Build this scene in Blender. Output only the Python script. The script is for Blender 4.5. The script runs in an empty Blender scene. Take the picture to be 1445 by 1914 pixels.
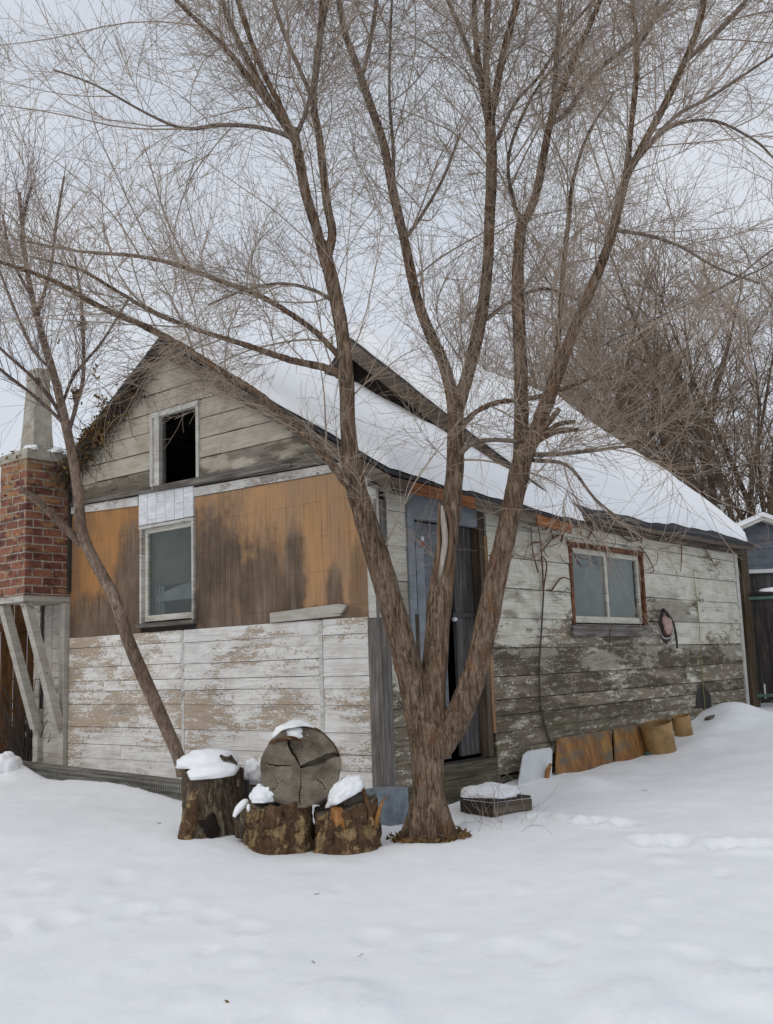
import bpy, bmesh, math, random
import numpy as np
from mathutils import Matrix, Vector, noise as mnoise

# ------------------------------------------------------------------ scene, camera, sky, sun
S = bpy.context.scene
COL = S.collection
R = math.radians
FPX, PW, PH, HC = 1900.0, 1445.0, 1914.0, 1.35
PITCH, ROLL, AZ = R(8.5), R(2.0), R(39.0)
fw = np.array([0, math.cos(PITCH), math.sin(PITCH)])
rt0 = np.array([1.0, 0, 0]); up0 = np.cross(rt0, fw)
rt = rt0*math.cos(ROLL) - up0*math.sin(ROLL)
up = up0*math.cos(ROLL) + rt0*math.sin(ROLL)
EYE = np.array([0, 0, HC])
cam = bpy.data.cameras.new('camera')
cam.sensor_fit = 'VERTICAL'; cam.sensor_height = 36; cam.lens = 36*FPX/PH
cam.clip_start = 0.05; cam.clip_end = 2000
co = bpy.data.objects.new('camera', cam); COL.objects.link(co)
m = Matrix.Identity(4)
for i in range(3):
    m[i][0], m[i][1], m[i][2], m[i][3] = rt[i], up[i], -fw[i], EYE[i]
co.matrix_world = m
S.camera = co

SUN_EL, SUN_AZ = R(38), R(215)          # azimuth clockwise from +Y: behind the camera, to the left
W = bpy.data.worlds.new('World'); S.world = W; W.use_nodes = True
nt = W.node_tree; nt.nodes.clear()
o_ = nt.nodes.new('ShaderNodeOutputWorld'); bg = nt.nodes.new('ShaderNodeBackground')
sky = nt.nodes.new('ShaderNodeTexSky'); sky.sky_type = 'NISHITA'; sky.sun_disc = False
sky.sun_elevation = SUN_EL; sky.sun_rotation = SUN_AZ; sky.dust_density = 3; sky.air_density = 1.0
tc = nt.nodes.new('ShaderNodeTexCoord'); mp = nt.nodes.new('ShaderNodeMapping')
mp.inputs['Scale'].default_value = (1.2, 1.2, 3.0)
cn = nt.nodes.new('ShaderNodeTexNoise'); cn.inputs['Scale'].default_value = 2.2; cn.inputs['Detail'].default_value = 6
cr = nt.nodes.new('ShaderNodeValToRGB')
cr.color_ramp.elements[0].position = .36; cr.color_ramp.elements[0].color = (5.5, 5.95, 6.65, 1)
cr.color_ramp.elements[1].position = .68; cr.color_ramp.elements[1].color = (6.9, 7.15, 7.6, 1)
mx = nt.nodes.new('ShaderNodeMix'); mx.data_type = 'RGBA'; mx.clamp_result = False; mx.clamp_factor = True
mx.inputs[0].default_value = .93
L_ = nt.links
L_.new(tc.outputs['Generated'], mp.inputs['Vector']); L_.new(mp.outputs[0], cn.inputs['Vector'])
L_.new(cn.outputs['Fac'], cr.inputs['Fac']); L_.new(sky.outputs[0], mx.inputs[6]); L_.new(cr.outputs[0], mx.inputs[7])
L_.new(mx.outputs[2], bg.inputs['Color']); bg.inputs['Strength'].default_value = .1; L_.new(bg.outputs[0], o_.inputs['Surface'])
sd = bpy.data.lights.new('sun', 'SUN'); sd.energy = .6; sd.angle = R(25); sd.color = (1, .95, .88)
so = bpy.data.objects.new('sun', sd); COL.objects.link(so)
sv = Vector((math.sin(SUN_AZ)*math.cos(SUN_EL), math.cos(SUN_AZ)*math.cos(SUN_EL), math.sin(SUN_EL)))
so.rotation_euler = sv.to_track_quat('Z', 'Y').to_euler(); so.location = (0, 0, 30)
S.view_settings.view_transform = 'Standard'; S.view_settings.look = 'None'
S.view_settings.exposure = 0.20; S.view_settings.gamma = 1
S.render.engine = 'CYCLES'; S.cycles.max_bounces = 8; S.cycles.transparent_max_bounces = 16

# ------------------------------------------------------------------ geometry of the place
def ray(x, y): return fw*FPX + rt*(x-PW/2) - up*(y-PH/2)
def at(x, y, depth):                     # a point of the picture at a given distance
    r = ray(x, y); return EYE + r/r[1]*depth
def onplane(x, y, P0, n):
    r = ray(x, y); return EYE + r*(((P0-EYE)@n)/(r@n))
dR = np.array([math.sin(AZ), math.cos(AZ), 0]); dL = np.array([-math.cos(AZ), math.sin(AZ), 0])
nL, nR = -dR, -dL
ZZ = np.array([0, 0, 1.0])
C0 = at(720, 1475, 8.2)                  # foot of the corner of the house
def WL(s, z, off=0.0): return C0 + dL*s + nL*off + ZZ*z      # gable wall
def WR(r, z, off=0.0): return C0 + dR*r + nR*off + ZZ*z      # side wall
def H3(s, r, z): return C0 + dL*s + dR*r + ZZ*z
def lp(x, y, off=0.0):
    P = onplane(x, y, C0+nL*off, nL)-C0; return float(P@dL), float(P[2])
def rp(x, y, off=0.0):
    P = onplane(x, y, C0+nR*off, nR)-C0; return float(P@dR), float(P[2])

# ------------------------------------------------------------------ ground height
_cp = []
def _c(P): _cp.append((P[0], P[1], P[2]))
for (x, y, d) in ((803, 1560, 7.35), (645, 1590, 7.0), (520, 1590, 6.95), (400, 1556, 7.25), (735, 1537, 8.05)): _c(at(x, y, d))
for (x, y, o) in ((960, 1468, .15), (1030, 1447, .08), (1120, 1432, .08), (1205, 1410, .12), (1300, 1352, .15), (1390, 1329, .1)):
    r_, z_ = rp(x, y, o); _c(WR(r_, z_, o))
for (x, y, o) in ((335, 1482, .45), (230, 1459, .5), (130, 1452, .5), (50, 1450, .6)):
    s_, z_ = lp(x, y, o); _c(WL(s_, z_, o))
for (x, y, z) in ((-3, 4, .0), (0, 4, .0), (3, 4, .03), (-3, 1.5, -.03), (0, 1.5, -.03), (3, 1.5, .0), (6, 8, .33), (7, 12.5, .5), (4.2, 8.2, .23),
                  (-6, 9, .25), (-8, 14, .5), (10, 16, .58), (2, 16, .55), (-3, 16, .5), (-4.5, 6.5, .1), (5, 5.5, .12)): _cp.append((x, y, z))
_cp = np.array(_cp)
def _tps(d2): return np.where(d2 > 1e-9, .5*d2*np.log(np.maximum(d2, 1e-9)), 0)
_n = len(_cp)
_K = _tps(((_cp[:, None, :2]-_cp[None, :, :2])**2).sum(-1)) + np.eye(_n)*.12
_Pm = np.c_[np.ones(_n), _cp[:, :2]]
_sol = np.linalg.solve(np.block([[_K, _Pm], [_Pm.T, np.zeros((3, 3))]]), np.r_[_cp[:, 2], 0, 0, 0])
def ground(x, y):
    x = np.clip(np.asarray(x, float), -8, 10); y = np.clip(np.asarray(y, float), 1.2, 16)
    d2 = (x[..., None]-_cp[:, 0])**2 + (y[..., None]-_cp[:, 1])**2
    return _tps(d2)@_sol[:_n] + _sol[_n] + _sol[_n+1]*x + _sol[_n+2]*y
def gz(x, y): return float(ground(np.array(x), np.array(y)))
def ghit(px, py):
    r = ray(px, py); r = r/r[1]
    lo = 1.5
    for d in np.arange(1.5, 20, .02):
        P = EYE + r*d
        if P[2] < gz(P[0], P[1]): return P
    return EYE + r*20

# ------------------------------------------------------------------ object helpers
LOC = {}
def tag(o, label=None, cat=None, group=None, kind=None):
    if label: o['label'] = label
    if cat: o['category'] = cat
    if group: o['group'] = group
    if kind: o['kind'] = kind
    return o
def empty(name, loc, label=None, cat=None, group=None):
    o = bpy.data.objects.new(name, None); COL.objects.link(o); o.location = Vector([float(v) for v in loc])
    o.empty_display_size = .2
    LOC[o] = np.array(loc, float); return tag(o, label, cat, group)

class MB:
    def __init__(s): s.v = []; s.f = []; s.uv = []; s.tn = []; s.n = 0; s.sm = False
    def add(s, V, F, uv=None, tone=None):
        V = np.asarray(V, float); b = s.n
        s.v.append(V); s.n += len(V)
        t = tone if tone is not None else (random.random(), random.random())
        for k, f in enumerate(F):
            s.f.append([i+b for i in f])
            s.uv.append([uv[i] for i in f] if uv is not None else None); s.tn.append(t)
    def box(s, c, ax, ay, az, tone=None, uv=None):       # centre and three half-axes
        c, ax, ay, az = [np.asarray(q, float) for q in (c, ax, ay, az)]
        V = [c+i*ax+j*ay+k*az for i in (-1, 1) for j in (-1, 1) for k in (-1, 1)]
        lx, ly, lz = [np.linalg.norm(q) for q in (ax, ay, az)]
        s.add(V, [(0, 1, 3, 2), (4, 6, 7, 5), (0, 4, 5, 1), (2, 3, 7, 6), (0, 2, 6, 4), (1, 5, 7, 3)], uv=None, tone=tone)
    def prism(s, P, d, uv=None, tone=None):               # polygon P extruded by d
        P = np.asarray(P, float); n = len(P); d = np.asarray(d, float)
        V = np.r_[P, P+d]
        F = [list(range(n))[::-1], list(range(n, 2*n))] + [[i, (i+1) % n, n+(i+1) % n, n+i] for i in range(n)]
        s.add(V, F, uv=(list(uv)+list(uv)) if uv is not None else None, tone=tone)
    def tube(s, pts, rad, sides=8, cap=True, tone=None, flat=None, squash=1.0):
        pts = np.asarray(pts, float); n = len(pts)
        rad = np.broadcast_to(np.asarray(rad, float), (n,))
        T = np.gradient(pts, axis=0); T /= np.linalg.norm(T, axis=1)[:, None]+1e-12
        a = np.array([0, 0, 1.0]) if abs(T[0][2]) < .9 else np.array([1.0, 0, 0])
        u = np.cross(T[0], a); u /= np.linalg.norm(u)
        V = []; ang = np.arange(sides)*2*math.pi/sides
        for i in range(n):
            u = u-T[i]*(u@T[i]); u /= np.linalg.norm(u)+1e-12; w = np.cross(T[i], u)
            V.append(pts[i]+rad[i]*(np.cos(ang)[:, None]*u+np.sin(ang)[:, None]*w*squash))
        V = np.concatenate(V)
        F = [[i*sides+k, i*sides+(k+1) % sides, (i+1)*sides+(k+1) % sides, (i+1)*sides+k] for i in range(n-1) for k in range(sides)]
        if cap: F += [list(range(sides))[::-1], [(n-1)*sides+k for k in range(sides)]]
        s.add(V, F, tone=tone)
    def lathe(s, c, prof, sides=24, rfun=None, tone=None):  # profile of (r, z)
        V = []; n = len(prof)
        for (r, z) in prof:
            for k in range(sides):
                a = 2*math.pi*k/sides; rr = r*(rfun(a, z) if rfun else 1)
                V.append((c[0]+rr*math.cos(a), c[1]+rr*math.sin(a), c[2]+z))
        F = [[i*sides+k, i*sides+(k+1) % sides, (i+1)*sides+(k+1) % sides, (i+1)*sides+k] for i in range(n-1) for k in range(sides)]
        F += [list(range(sides))[::-1], [(n-1)*sides+k for k in range(sides)]]
        s.add(V, F, tone=tone)
    def build(s, name, mat, parent=None, smooth=False):
        V = np.concatenate(s.v); org = LOC[parent] if parent is not None else None
        if org is None:
            org = (V.min(0)+V.max(0))/2; org[2] = V[:, 2].min()
        me = bpy.data.meshes.new(name); me.from_pydata((V-org).tolist(), [], s.f)
        uvl = me.uv_layers.new(name='UVMap')
        uv = []; tn = []
        for f, u, t in zip(s.f, s.uv, s.tn):
            for k in range(len(f)):
                if u is None:
                    q = V[f[k]]; uv += [float((q-C0)@dR+(q-C0)@dL), float(q[2]-C0[2])]
                else: uv += [float(u[k][0]), float(u[k][1])]
                tn += [t[0], t[1], 0, 1]
        uvl.data.foreach_set('uv', uv)
        ca = me.color_attributes.new('tone', 'FLOAT_COLOR', 'CORNER'); ca.data.foreach_set('color', tn)
        me.materials.append(mat)
        bm = bmesh.new(); bm.from_mesh(me); bmesh.ops.recalc_face_normals(bm, faces=bm.faces); bm.to_mesh(me); bm.free()
        if smooth: me.polygons.foreach_set('use_smooth', [True]*len(me.polygons))
        me.update()
        o = bpy.data.objects.new(name, me); COL.objects.link(o)
        if parent is not None: o.parent = parent; LOC[o] = org
        else: o.location = Vector(org.tolist()); LOC[o] = org
        return o
def bulk(name, V, Q, mat, parent=None, smooth=False):      # big quad meshes
    org = LOC[parent] if parent is not None else np.zeros(3)
    V = V-org
    me = bpy.data.meshes.new(name); me.vertices.add(len(V)); me.vertices.foreach_set('co', V.ravel().astype(np.float32))
    k = Q.shape[1]
    me.loops.add(Q.size); me.loops.foreach_set('vertex_index', Q.ravel().astype(np.int32))
    me.polygons.add(len(Q)); me.polygons.foreach_set('loop_start', (np.arange(len(Q))*k).astype(np.int32))
    me.polygons.foreach_set('loop_total', np.full(len(Q), k, np.int32))
    me.polygons.foreach_set('use_smooth', np.full(len(Q), smooth))
    me.update(calc_edges=True); me.materials.append(mat)
    o = bpy.data.objects.new(name, me); COL.objects.link(o)
    if parent is not None: o.parent = parent
    LOC[o] = org
    return o
def reparent_loc(o, org):                                   # empty mesh origin for children
    LOC[o] = np.array(org, float)

# ------------------------------------------------------------------ materials
class NT:
    def __init__(s, name):
        s.m = bpy.data.materials.new(name); s.m.use_nodes = True; s.t = s.m.node_tree
        s.t.nodes.clear(); s.out = s.n('ShaderNodeOutputMaterial'); s.bs = s.n('ShaderNodeBsdfPrincipled')
        s.l(s.bs.outputs[0], s.out.inputs[0]); s.bs.inputs['Roughness'].default_value = .85
        s.bs.inputs['Specular IOR Level'].default_value = .25
    def n(s, t): return s.t.nodes.new(t)
    def l(s, a, b): s.t.links.new(a, b)
    def put(s, v, inp):
        if isinstance(v, (int, float)): inp.default_value = v
        elif isinstance(v, tuple): inp.default_value = v if len(v) == 4 or len(inp.default_value) == 3 else v+(1,)
        else: s.l(v, inp)
    def coord(s, kind='Object', scale=(1, 1, 1), loc=(0, 0, 0), rot=(0, 0, 0)):
        if kind == 'UV':
            c = s.n('ShaderNodeUVMap'); c.uv_map = 'UVMap'; c = c.outputs[0]
        else: c = s.n('ShaderNodeTexCoord').outputs[kind]
        mpn = s.n('ShaderNodeMapping'); mpn.inputs['Scale'].default_value = scale; mpn.inputs['Location'].default_value = loc
        mpn.inputs['Rotation'].default_value = rot
        s.l(c, mpn.inputs[0]); return mpn.outputs[0]
    def noise(s, vec, scale=1, detail=4, rough=.55, dist=0):
        q = s.n('ShaderNodeTexNoise'); q.inputs['Scale'].default_value = scale; q.inputs['Detail'].default_value = detail
        q.inputs['Roughness'].default_value = rough; q.inputs['Distortion'].default_value = dist
        s.l(vec, q.inputs['Vector']); return q.outputs['Fac']
    def math(s, op, a, b=0.0, c=0.0, clamp=False):
        q = s.n('ShaderNodeMath'); q.operation = op; q.use_clamp = clamp
        s.put(a, q.inputs[0]); s.put(b, q.inputs[1]); s.put(c, q.inputs[2]); return q.outputs[0]
    def ss(s, v, a, b):                                     # smoothstep a..b
        q = s.n('ShaderNodeMapRange'); q.interpolation_type = 'SMOOTHSTEP'
        s.put(v, q.inputs[0]); q.inputs[1].default_value = a; q.inputs[2].default_value = b; return q.outputs[0]
    def mix(s, f, a, b):
        q = s.n('ShaderNodeMix'); q.data_type = 'RGBA'; s.put(f, q.inputs[0]); s.put(a, q.inputs[6]); s.put(b, q.inputs[7]); return q.outputs[2]
    def mul(s, a, b, f=1.0):
        q = s.n('ShaderNodeMix'); q.data_type = 'RGBA'; q.blend_type = 'MULTIPLY'; s.put(f, q.inputs[0]); s.put(a, q.inputs[6]); s.put(b, q.inputs[7]); return q.outputs[2]
    def ramp(s, f, *stops):
        q = s.n('ShaderNodeValToRGB'); e = q.color_ramp.elements
        while len(e) < len(stops): e.new(.5)
        for k, (p, c) in enumerate(stops): e[k].position = p; e[k].color = c+(1,)
        s.put(f, q.inputs[0]); return q.outputs[0]
    def tone(s):
        a = s.n('ShaderNodeAttribute'); a.attribute_name = 'tone'; q = s.n('ShaderNodeSeparateColor'); s.l(a.outputs['Color'], q.inputs[0])
        return q.outputs[0], q.outputs[1]
    def uv(s):
        c = s.n('ShaderNodeUVMap'); c.uv_map = 'UVMap'; q = s.n('ShaderNodeSeparateXYZ'); s.l(c.outputs[0], q.inputs[0]); return q.outputs[0], q.outputs[1]
    def bump(s, h, strength=.5, dist=.01):
        q = s.n('ShaderNodeBump'); q.inputs['Strength'].default_value = strength; q.inputs['Distance'].default_value = dist
        s.l(h, q.inputs['Height']); s.l(q.outputs[0], s.bs.inputs['Normal'])
    def col(s, c): s.put(c, s.bs.inputs['Base Color']); return s
    def done(s, **k):
        for a, b in k.items(): s.put(b, s.bs.inputs[a.replace('_', ' ')])
        return s.m

def m_siding(name, paint, under, wood, keep, grad=None, under_amt=.5, moss=0.0, chips=1.0, dark=None, lseed=0.0, blotch=.6, fleck=.60):
    """Peeling paint on boards: paint over an undercoat over bare grey wood; keep = how much paint is left."""
    q = NT(name); t0, t1 = q.tone()
    off = q.n('ShaderNodeCombineXYZ'); q.put(q.math('MULTIPLY', t0, 37.0), off.inputs[0]); q.put(q.math('MULTIPLY', t1, 53.0), off.inputs[1])
    def crd(sc):
        v = q.n('ShaderNodeVectorMath'); v.operation = 'ADD'; q.l(q.coord('UV', sc), v.inputs[0]); q.l(off.outputs[0], v.inputs[1]); return v.outputs[0]
    gr = q.noise(crd((2.2, 70, 1)), 1, 5, .65)
    gr2 = q.noise(crd((.9, 22, 1)), 1, 3, .6)
    woodc = q.ramp(q.math('ADD', q.math('MULTIPLY', gr, .6), q.math('MULTIPLY', gr2, .4)), (.32, tuple(w*.45 for w in wood)), (.5, wood), (.68, tuple(min(1, w*1.55) for w in wood)))
    woodc = q.mix(q.math('MULTIPLY', t1, .5), woodc, q.mul(woodc, (.62, .58, .55)))
    big = q.noise(q.coord('UV', (1.1, 2.4, 1), (lseed, lseed*.7, 0)), 1, 3, .5)
    mid = q.noise(crd((4.2, 15, 1)), 1.3, 5, .62, .5)
    fine = q.noise(crd((17, 44, 1)), 1.7, 5, .72)
    h = q.math('ADD', q.math('SUBTRACT', q.math('MULTIPLY', big, .8), .125), q.math('ADD', q.math('MULTIPLY', mid, .52), q.math('MULTIPLY', fine, .50*chips)))
    h = q.math('ADD', h, q.math('MULTIPLY', gr2, .18))
    h = q.math('ADD', h, q.math('MULTIPLY', q.math('SUBTRACT', t0, .5), .13))
    u, v = q.uv()
    if grad:
        z0, z1, a = grad; h = q.math('ADD', h, q.math('MULTIPLY', q.ss(v, z0, z1), a))
    base = .83 + .25*(chips-1)
    pm = q.ss(h, base-keep-.02, base-keep+.03)
    um = q.ss(q.math('ADD', q.noise(crd((1.4, 6, 1)), 1.4, 5, .6), q.math('MULTIPLY', q.math('SUBTRACT', fine, .5), .25)), .5-under_amt*.25-.02, .5-under_amt*.25+.2)
    dirt = q.noise(crd((3, 9, 1)), 1.2, 6, .7)
    blot = q.noise(q.coord('UV', (2.3, 2.0, 1), (lseed*1.3, 4, 0)), 1.2, 5, .62)
    pc = q.mix(q.ss(dirt, .38, .72), paint, q.mul(paint, (.74, .72, .69)))
    pc = q.mix(q.math('MULTIPLY', q.ss(blot, .46, .72), blotch), pc, q.mul(paint, (.60, .56, .51)))
    pc = q.mix(q.math('MULTIPLY', q.ss(gr, .50, .64), .45), pc, woodc)
    spk = q.ss(q.noise(crd((60, 110, 1)), 1.5, 3, .7), .66, .7)
    pc = q.mix(q.math('MULTIPLY', spk, .7), pc, woodc)
    lower = q.mix(um, woodc, under)
    lower = q.mix(q.math('MULTIPLY', q.ss(gr, .5, .66), .4), lower, q.mul(lower, (.55, .52, .5)))
    fk = q.math('MULTIPLY', q.ss(q.math('ADD', q.math('MULTIPLY', fine, .42), q.math('MULTIPLY', q.noise(crd((3.5, 13, 1)), 1.3, 6, .7), .68)), fleck, fleck+.04), .85)
    lower = q.mix(fk, lower, q.mul(paint, (.92, .91, .88)))
    c = q.mix(pm, lower, pc)
    ck = q.math('MULTIPLY', q.ss(q.noise(crd((.9, 38, 1)), 1.0, 4, .6), .655, .69), .75)
    c = q.mix(ck, c, q.mul(c, (.28, .26, .24)))
    if dark:                                                # bands of old water stain with a shape of their own
        z0, z1, colr = dark
        dm = q.math('MULTIPLY', q.ss(q.math('ADD', q.noise(q.coord('UV', (.9, 3, 1)), 1.5, 4, .6), q.math('MULTIPLY', q.math('SUBTRACT', t1, .5), .45)), .5, .62), q.math('MULTIPLY', q.ss(v, z0-.25, z0+.1), q.math('SUBTRACT', 1.0, q.ss(v, z1-.1, z1+.25))))
        c = q.mix(q.math('MULTIPLY', dm, .85), c, q.mul(c, colr))
    if moss:
        mm = q.math('MULTIPLY', q.ss(q.noise(q.coord('UV', (2, 3, 1)), 1.7, 5, .6), .5, .62), q.math('SUBTRACT', 1.0, q.ss(v, .1, .7)))
        c = q.mix(q.math('MULTIPLY', mm, moss), c, (.10, .095, .05))
    q.col(c)
    q.bump(q.math('ADD', q.math('MULTIPLY', pm, .8), q.math('MULTIPLY', gr, .5)), .55, .004)
    return q.done(Roughness=.8)

def m_wood(name, a, b, axis='z', fine=1.0, stain=0.0):
    q = NT(name); t0, t1 = q.tone()
    sc = {'z': (26*fine, 26*fine, 2.0), 'x': (2, 26*fine, 26*fine), 'u': (2, 30*fine, 1), 'v': (30*fine, 2, 1)}[axis]
    v = q.coord('UV' if axis in 'uv' else 'Object', sc)
    g = q.noise(v, 1, 6, .65, .3)
    big = q.noise(q.coord('Object', (1, 1, 1)), 2.3, 4, .6)
    c = q.ramp(g, (.3, tuple(x*.55 for x in a)), (.48, a), (.66, b))
    c = q.mix(q.ss(big, .4, .7), c, q.mul(c, (.66, .62, .58)))
    c = q.mix(q.math('MULTIPLY', t0, .55), c, q.mul(c, (.6, .57, .55)))
    q.col(c); q.bump(g, .5, .006); return q.done(Roughness=.85)

def m_plain(name, c, rough=.7, var=.25, scale=8, bump=.15, spec=.25, metal=0.0):
    q = NT(name); g = q.noise(q.coord('Object'), scale, 6, .62)
    q.col(q.mix(q.ss(g, .3, .72), c, tuple(x*(1-var) for x in c)))
    q.bump(g, bump, .01); return q.done(Roughness=rough, Specular_IOR_Level=spec, Metallic=metal)

M = {}
# snow
q = NT('snow'); o3 = q.coord('Object')
g1 = q.noise(o3, 55, 5, .7); g2 = q.noise(o3, 5, 4, .5)
q.col(q.mix(q.ss(g2, .35, .7), (.90, .91, .925), (.865, .88, .90)))
g3 = q.noise(o3, 17, 6, .7)
q.bump(q.math('ADD', q.math('ADD', q.math('MULTIPLY', g1, .3), q.math('MULTIPLY', g3, .55)), g2), .34, .022); M['snow'] = q.done(Roughness=.55, Specular_IOR_Level=.2)
# house
M['lower'] = m_siding('peeling_white_boards', (.76, .745, .715), (.42, .335, .25), (.33, .30, .27), .00, None, .8, 0, 1.35, None, 3.0, .42, .60)
M['gable'] = m_siding('weathered_gable_boards', (.49, .445, .365), (.31, .27, .21), (.16, .137, .108), -.01, (2.75, 3.3, .14), .8, 0, 1.0, (2.72, 2.98, (.36, .35, .34)), 8.0, .6, .60)
M['side'] = m_siding('weathered_side_boards', (.63, .605, .525), (.25, .205, .15), (.19, .157, .115), -.155, (.35, 2.1, .29), .1, .6, 1.0, (.35, 1.6, (.46, .43, .40)), 5.0, .5, .585)
M['bracket'] = m_siding('dirty_cream_board', (.50, .475, .42), (.38, .34, .29), (.26, .23, .2), .12, None, .5, 0, 1.0, None, 2.0)
M['white_board'] = m_siding('white_board', (.58, .57, .53), (.5, .47, .42), (.3, .28, .25), .22)
M['panel_white'] = m_siding('white_panel', (.80, .82, .86), (.5, .47, .42), (.35, .33, .3), .4)
M['trim'] = m_siding('old_trim', (.62, .61, .58), (.38, .34, .3), (.22, .2, .175), .06)
M['sash'] = m_siding('window_sash_paint', (.62, .60, .53), (.36, .29, .22), (.22, .19, .16), .14)
M['rust_frame'] = m_wood('rusty_brown_frame', (.13, .05, .025), (.26, .12, .06), 'u')
M['grey_wood'] = m_wood('grey_weathered_wood', (.17, .155, .145), (.34, .31, .285), 'z')
M['grey_wood_h'] = m_wood('grey_weathered_ledge', (.15, .135, .12), (.31, .28, .25), 'u')
M['orange_wood'] = m_wood('orange_fascia_wood', (.26, .10, .035), (.44, .20, .075), 'u')
M['dark_wood'] = m_wood('dark_roof_wood', (.045, .036, .03), (.10, .08, .065), 'u')
M['rake'] = m_wood('brown_rake_board', (.12, .095, .075), (.24, .195, .155), 'u')
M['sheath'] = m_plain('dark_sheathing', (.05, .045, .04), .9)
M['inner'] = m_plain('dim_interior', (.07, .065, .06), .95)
M['shingle'] = m_plain('black_roofing', (.045, .045, .05), .85, .4, 30, .5)
M['blue_door'] = m_siding('blue_grey_door_paint', (.165, .18, .20), (.13, .14, .15), (.10, .10, .10), .2)
M['bluelight'] = m_siding('light_blue_jamb', (.25, .28, .31), (.17, .185, .2), (.14, .13, .12), .2)
M['door_grey'] = m_wood('grey_door_boards', (.075, .07, .07), (.16, .155, .155), 'z')
M['jamb'] = m_wood('bare_jamb_wood', (.105, .078, .055), (.19, .148, .11), 'z')
M['jamb_orange'] = m_wood('orange_jamb_wood', (.24, .145, .075), (.38, .24, .125), 'z')
M['black_metal'] = m_plain('black_metal', (.03, .03, .03), .5)
M['white_plastic'] = m_plain('white_plastic', (.62, .64, .64), .5, .15)
M['moss_wood'] = m_wood('mossy_plank', (.075, .068, .045), (.16, .145, .10), 'u')

def m_ply(name, stains, base=(.46, .262, .125), tan=(.36, .23, .135)):
    q = NT(name); u, v = q.uv()
    g = q.noise(q.coord('UV', (30, 1.6, 1)), 1, 6, .65); b = q.noise(q.coord('UV', (2.4, 1.2, 1)), 1.5, 4, .6)
    c = q.mix(q.ss(b, .35, .7), base, tan); c = q.mix(q.math('MULTIPLY', q.ss(g, .45, .7), .6), c, q.mul(c, (.62, .56, .5)))
    nz = q.math('SUBTRACT', q.math('ADD', q.math('MULTIPLY', q.noise(q.coord('UV', (9, 1.8, 1)), 1.2, 6, .7), .55), q.math('MULTIPLY', q.noise(q.coord('UV', (3.5, 3.5, 1)), 1.2, 6, .68), .65)), .6)
    tot = None
    for (cu, cv, ru, rv, st) in stains:
        d = q.math('ADD', q.math('POWER', q.math('ABSOLUTE', q.math('DIVIDE', q.math('SUBTRACT', u, cu), ru)), 2.0),
                   q.math('POWER', q.math('ABSOLUTE', q.math('DIVIDE', q.math('SUBTRACT', v, cv), rv)), 2.0))
        mk = q.math('MULTIPLY', q.math('SUBTRACT', 1.0, q.ss(q.math('ADD', d, q.math('MULTIPLY', nz, 3.4)), .35, 1.6)), st)
        tot = mk if tot is None else q.math('MAXIMUM', tot, mk)
    st = q.ramp(q.math('ADD', q.math('MULTIPLY', g, .5), q.math('MULTIPLY', b, .5)), (.36, (.055, .04, .032)), (.5, (.12, .085, .06)), (.64, (.22, .165, .12)))
    c = q.mix(tot, c, st)
    br = q.n('ShaderNodeTexBrick'); q.l(q.coord('UV', (1, 1, 1), (.13, .04, 0)), br.inputs['Vector'])
    br.inputs['Scale'].default_value = 1; br.inputs['Brick Width'].default_value = .31; br.inputs['Row Height'].default_value = .30
    br.inputs['Mortar Size'].default_value = .004; br.inputs['Mortar Smooth'].default_value = .3
    brk = q.math('MULTIPLY', br.outputs['Fac'], q.ss(q.noise(q.coord('UV', (3, 3, 1)), 1.3, 3), .38, .6))
    c = q.mix(q.math('MULTIPLY', brk, .38), c, q.mul(c, (.34, .28, .24)))
    ln = q.math('MULTIPLY', q.ss(q.noise(q.coord('UV', (60, .8, 1)), 1, 2), .66, .7), .7)
    c = q.mix(ln, c, q.mul(c, (.4, .33, .28)))
    q.col(c); q.bump(g, .3, .003); return q.done(Roughness=.75)
M['ply_r'] = m_ply('stained_plywood', [(1.95, 1.70, .55, .80, .97), (1.38, 1.55, .45, .62, .88), (.93, 1.66, .15, .52, .97), (.47, 1.5, .10, .27, .85), (.18, 1.55, .12, .45, .55), (1.0, 1.36, 1.5, .11, .85)])
M['ply_l'] = m_ply('stained_plywood_dark', [(3.15, 1.70, .36, .8, .95), (3.7, 1.40, 1.0, .40, .92), (4.2, 1.9, .12, .8, .4)], (.40, .20, .075), (.27, .15, .07))

q = NT('brick')
v = q.coord('UV', (1, 1, 1))
wob = q.noise(q.coord('UV', (6, 6, 1)), 1.5, 3)
br = q.n('ShaderNodeTexBrick'); va = q.n('ShaderNodeVectorMath'); va.operation = 'MULTIPLY_ADD'
cb = q.n('ShaderNodeCombineXYZ'); q.put(wob, cb.inputs[0]); q.put(wob, cb.inputs[1])
q.l(cb.outputs[0], va.inputs[0]); va.inputs[1].default_value = (.022, .022, 0); q.l(v, va.inputs[2])
q.l(va.outputs[0], br.inputs['Vector']); br.inputs['Scale'].default_value = 1; br.inputs['Brick Width'].default_value = .235; br.inputs['Row Height'].default_value = .087
br.inputs['Mortar Size'].default_value = .012; br.inputs['Mortar Smooth'].default_value = .7; br.inputs['Bias'].default_value = 0
br.inputs['Color1'].default_value = (.33, .14, .085, 1); br.inputs['Color2'].default_value = (.14, .055, .045, 1); br.inputs['Mortar'].default_value = (.40, .35, .28, 1)
nz = q.noise(q.coord('UV', (14, 14, 1)), 1.5, 6, .65)
u_, v_ = q.uv()
tanm = q.math('MULTIPLY', q.ss(q.math('ADD', q.noise(q.coord('UV', (3.2, 7, 1)), 1.2, 3), q.math('MULTIPLY', q.ss(v_, 2.2, 3.2), .12)), .56, .66), .75)
c = q.mix(q.ss(nz, .4, .7), br.outputs['Color'], q.mul(br.outputs['Color'], (.62, .6, .62)))
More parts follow.
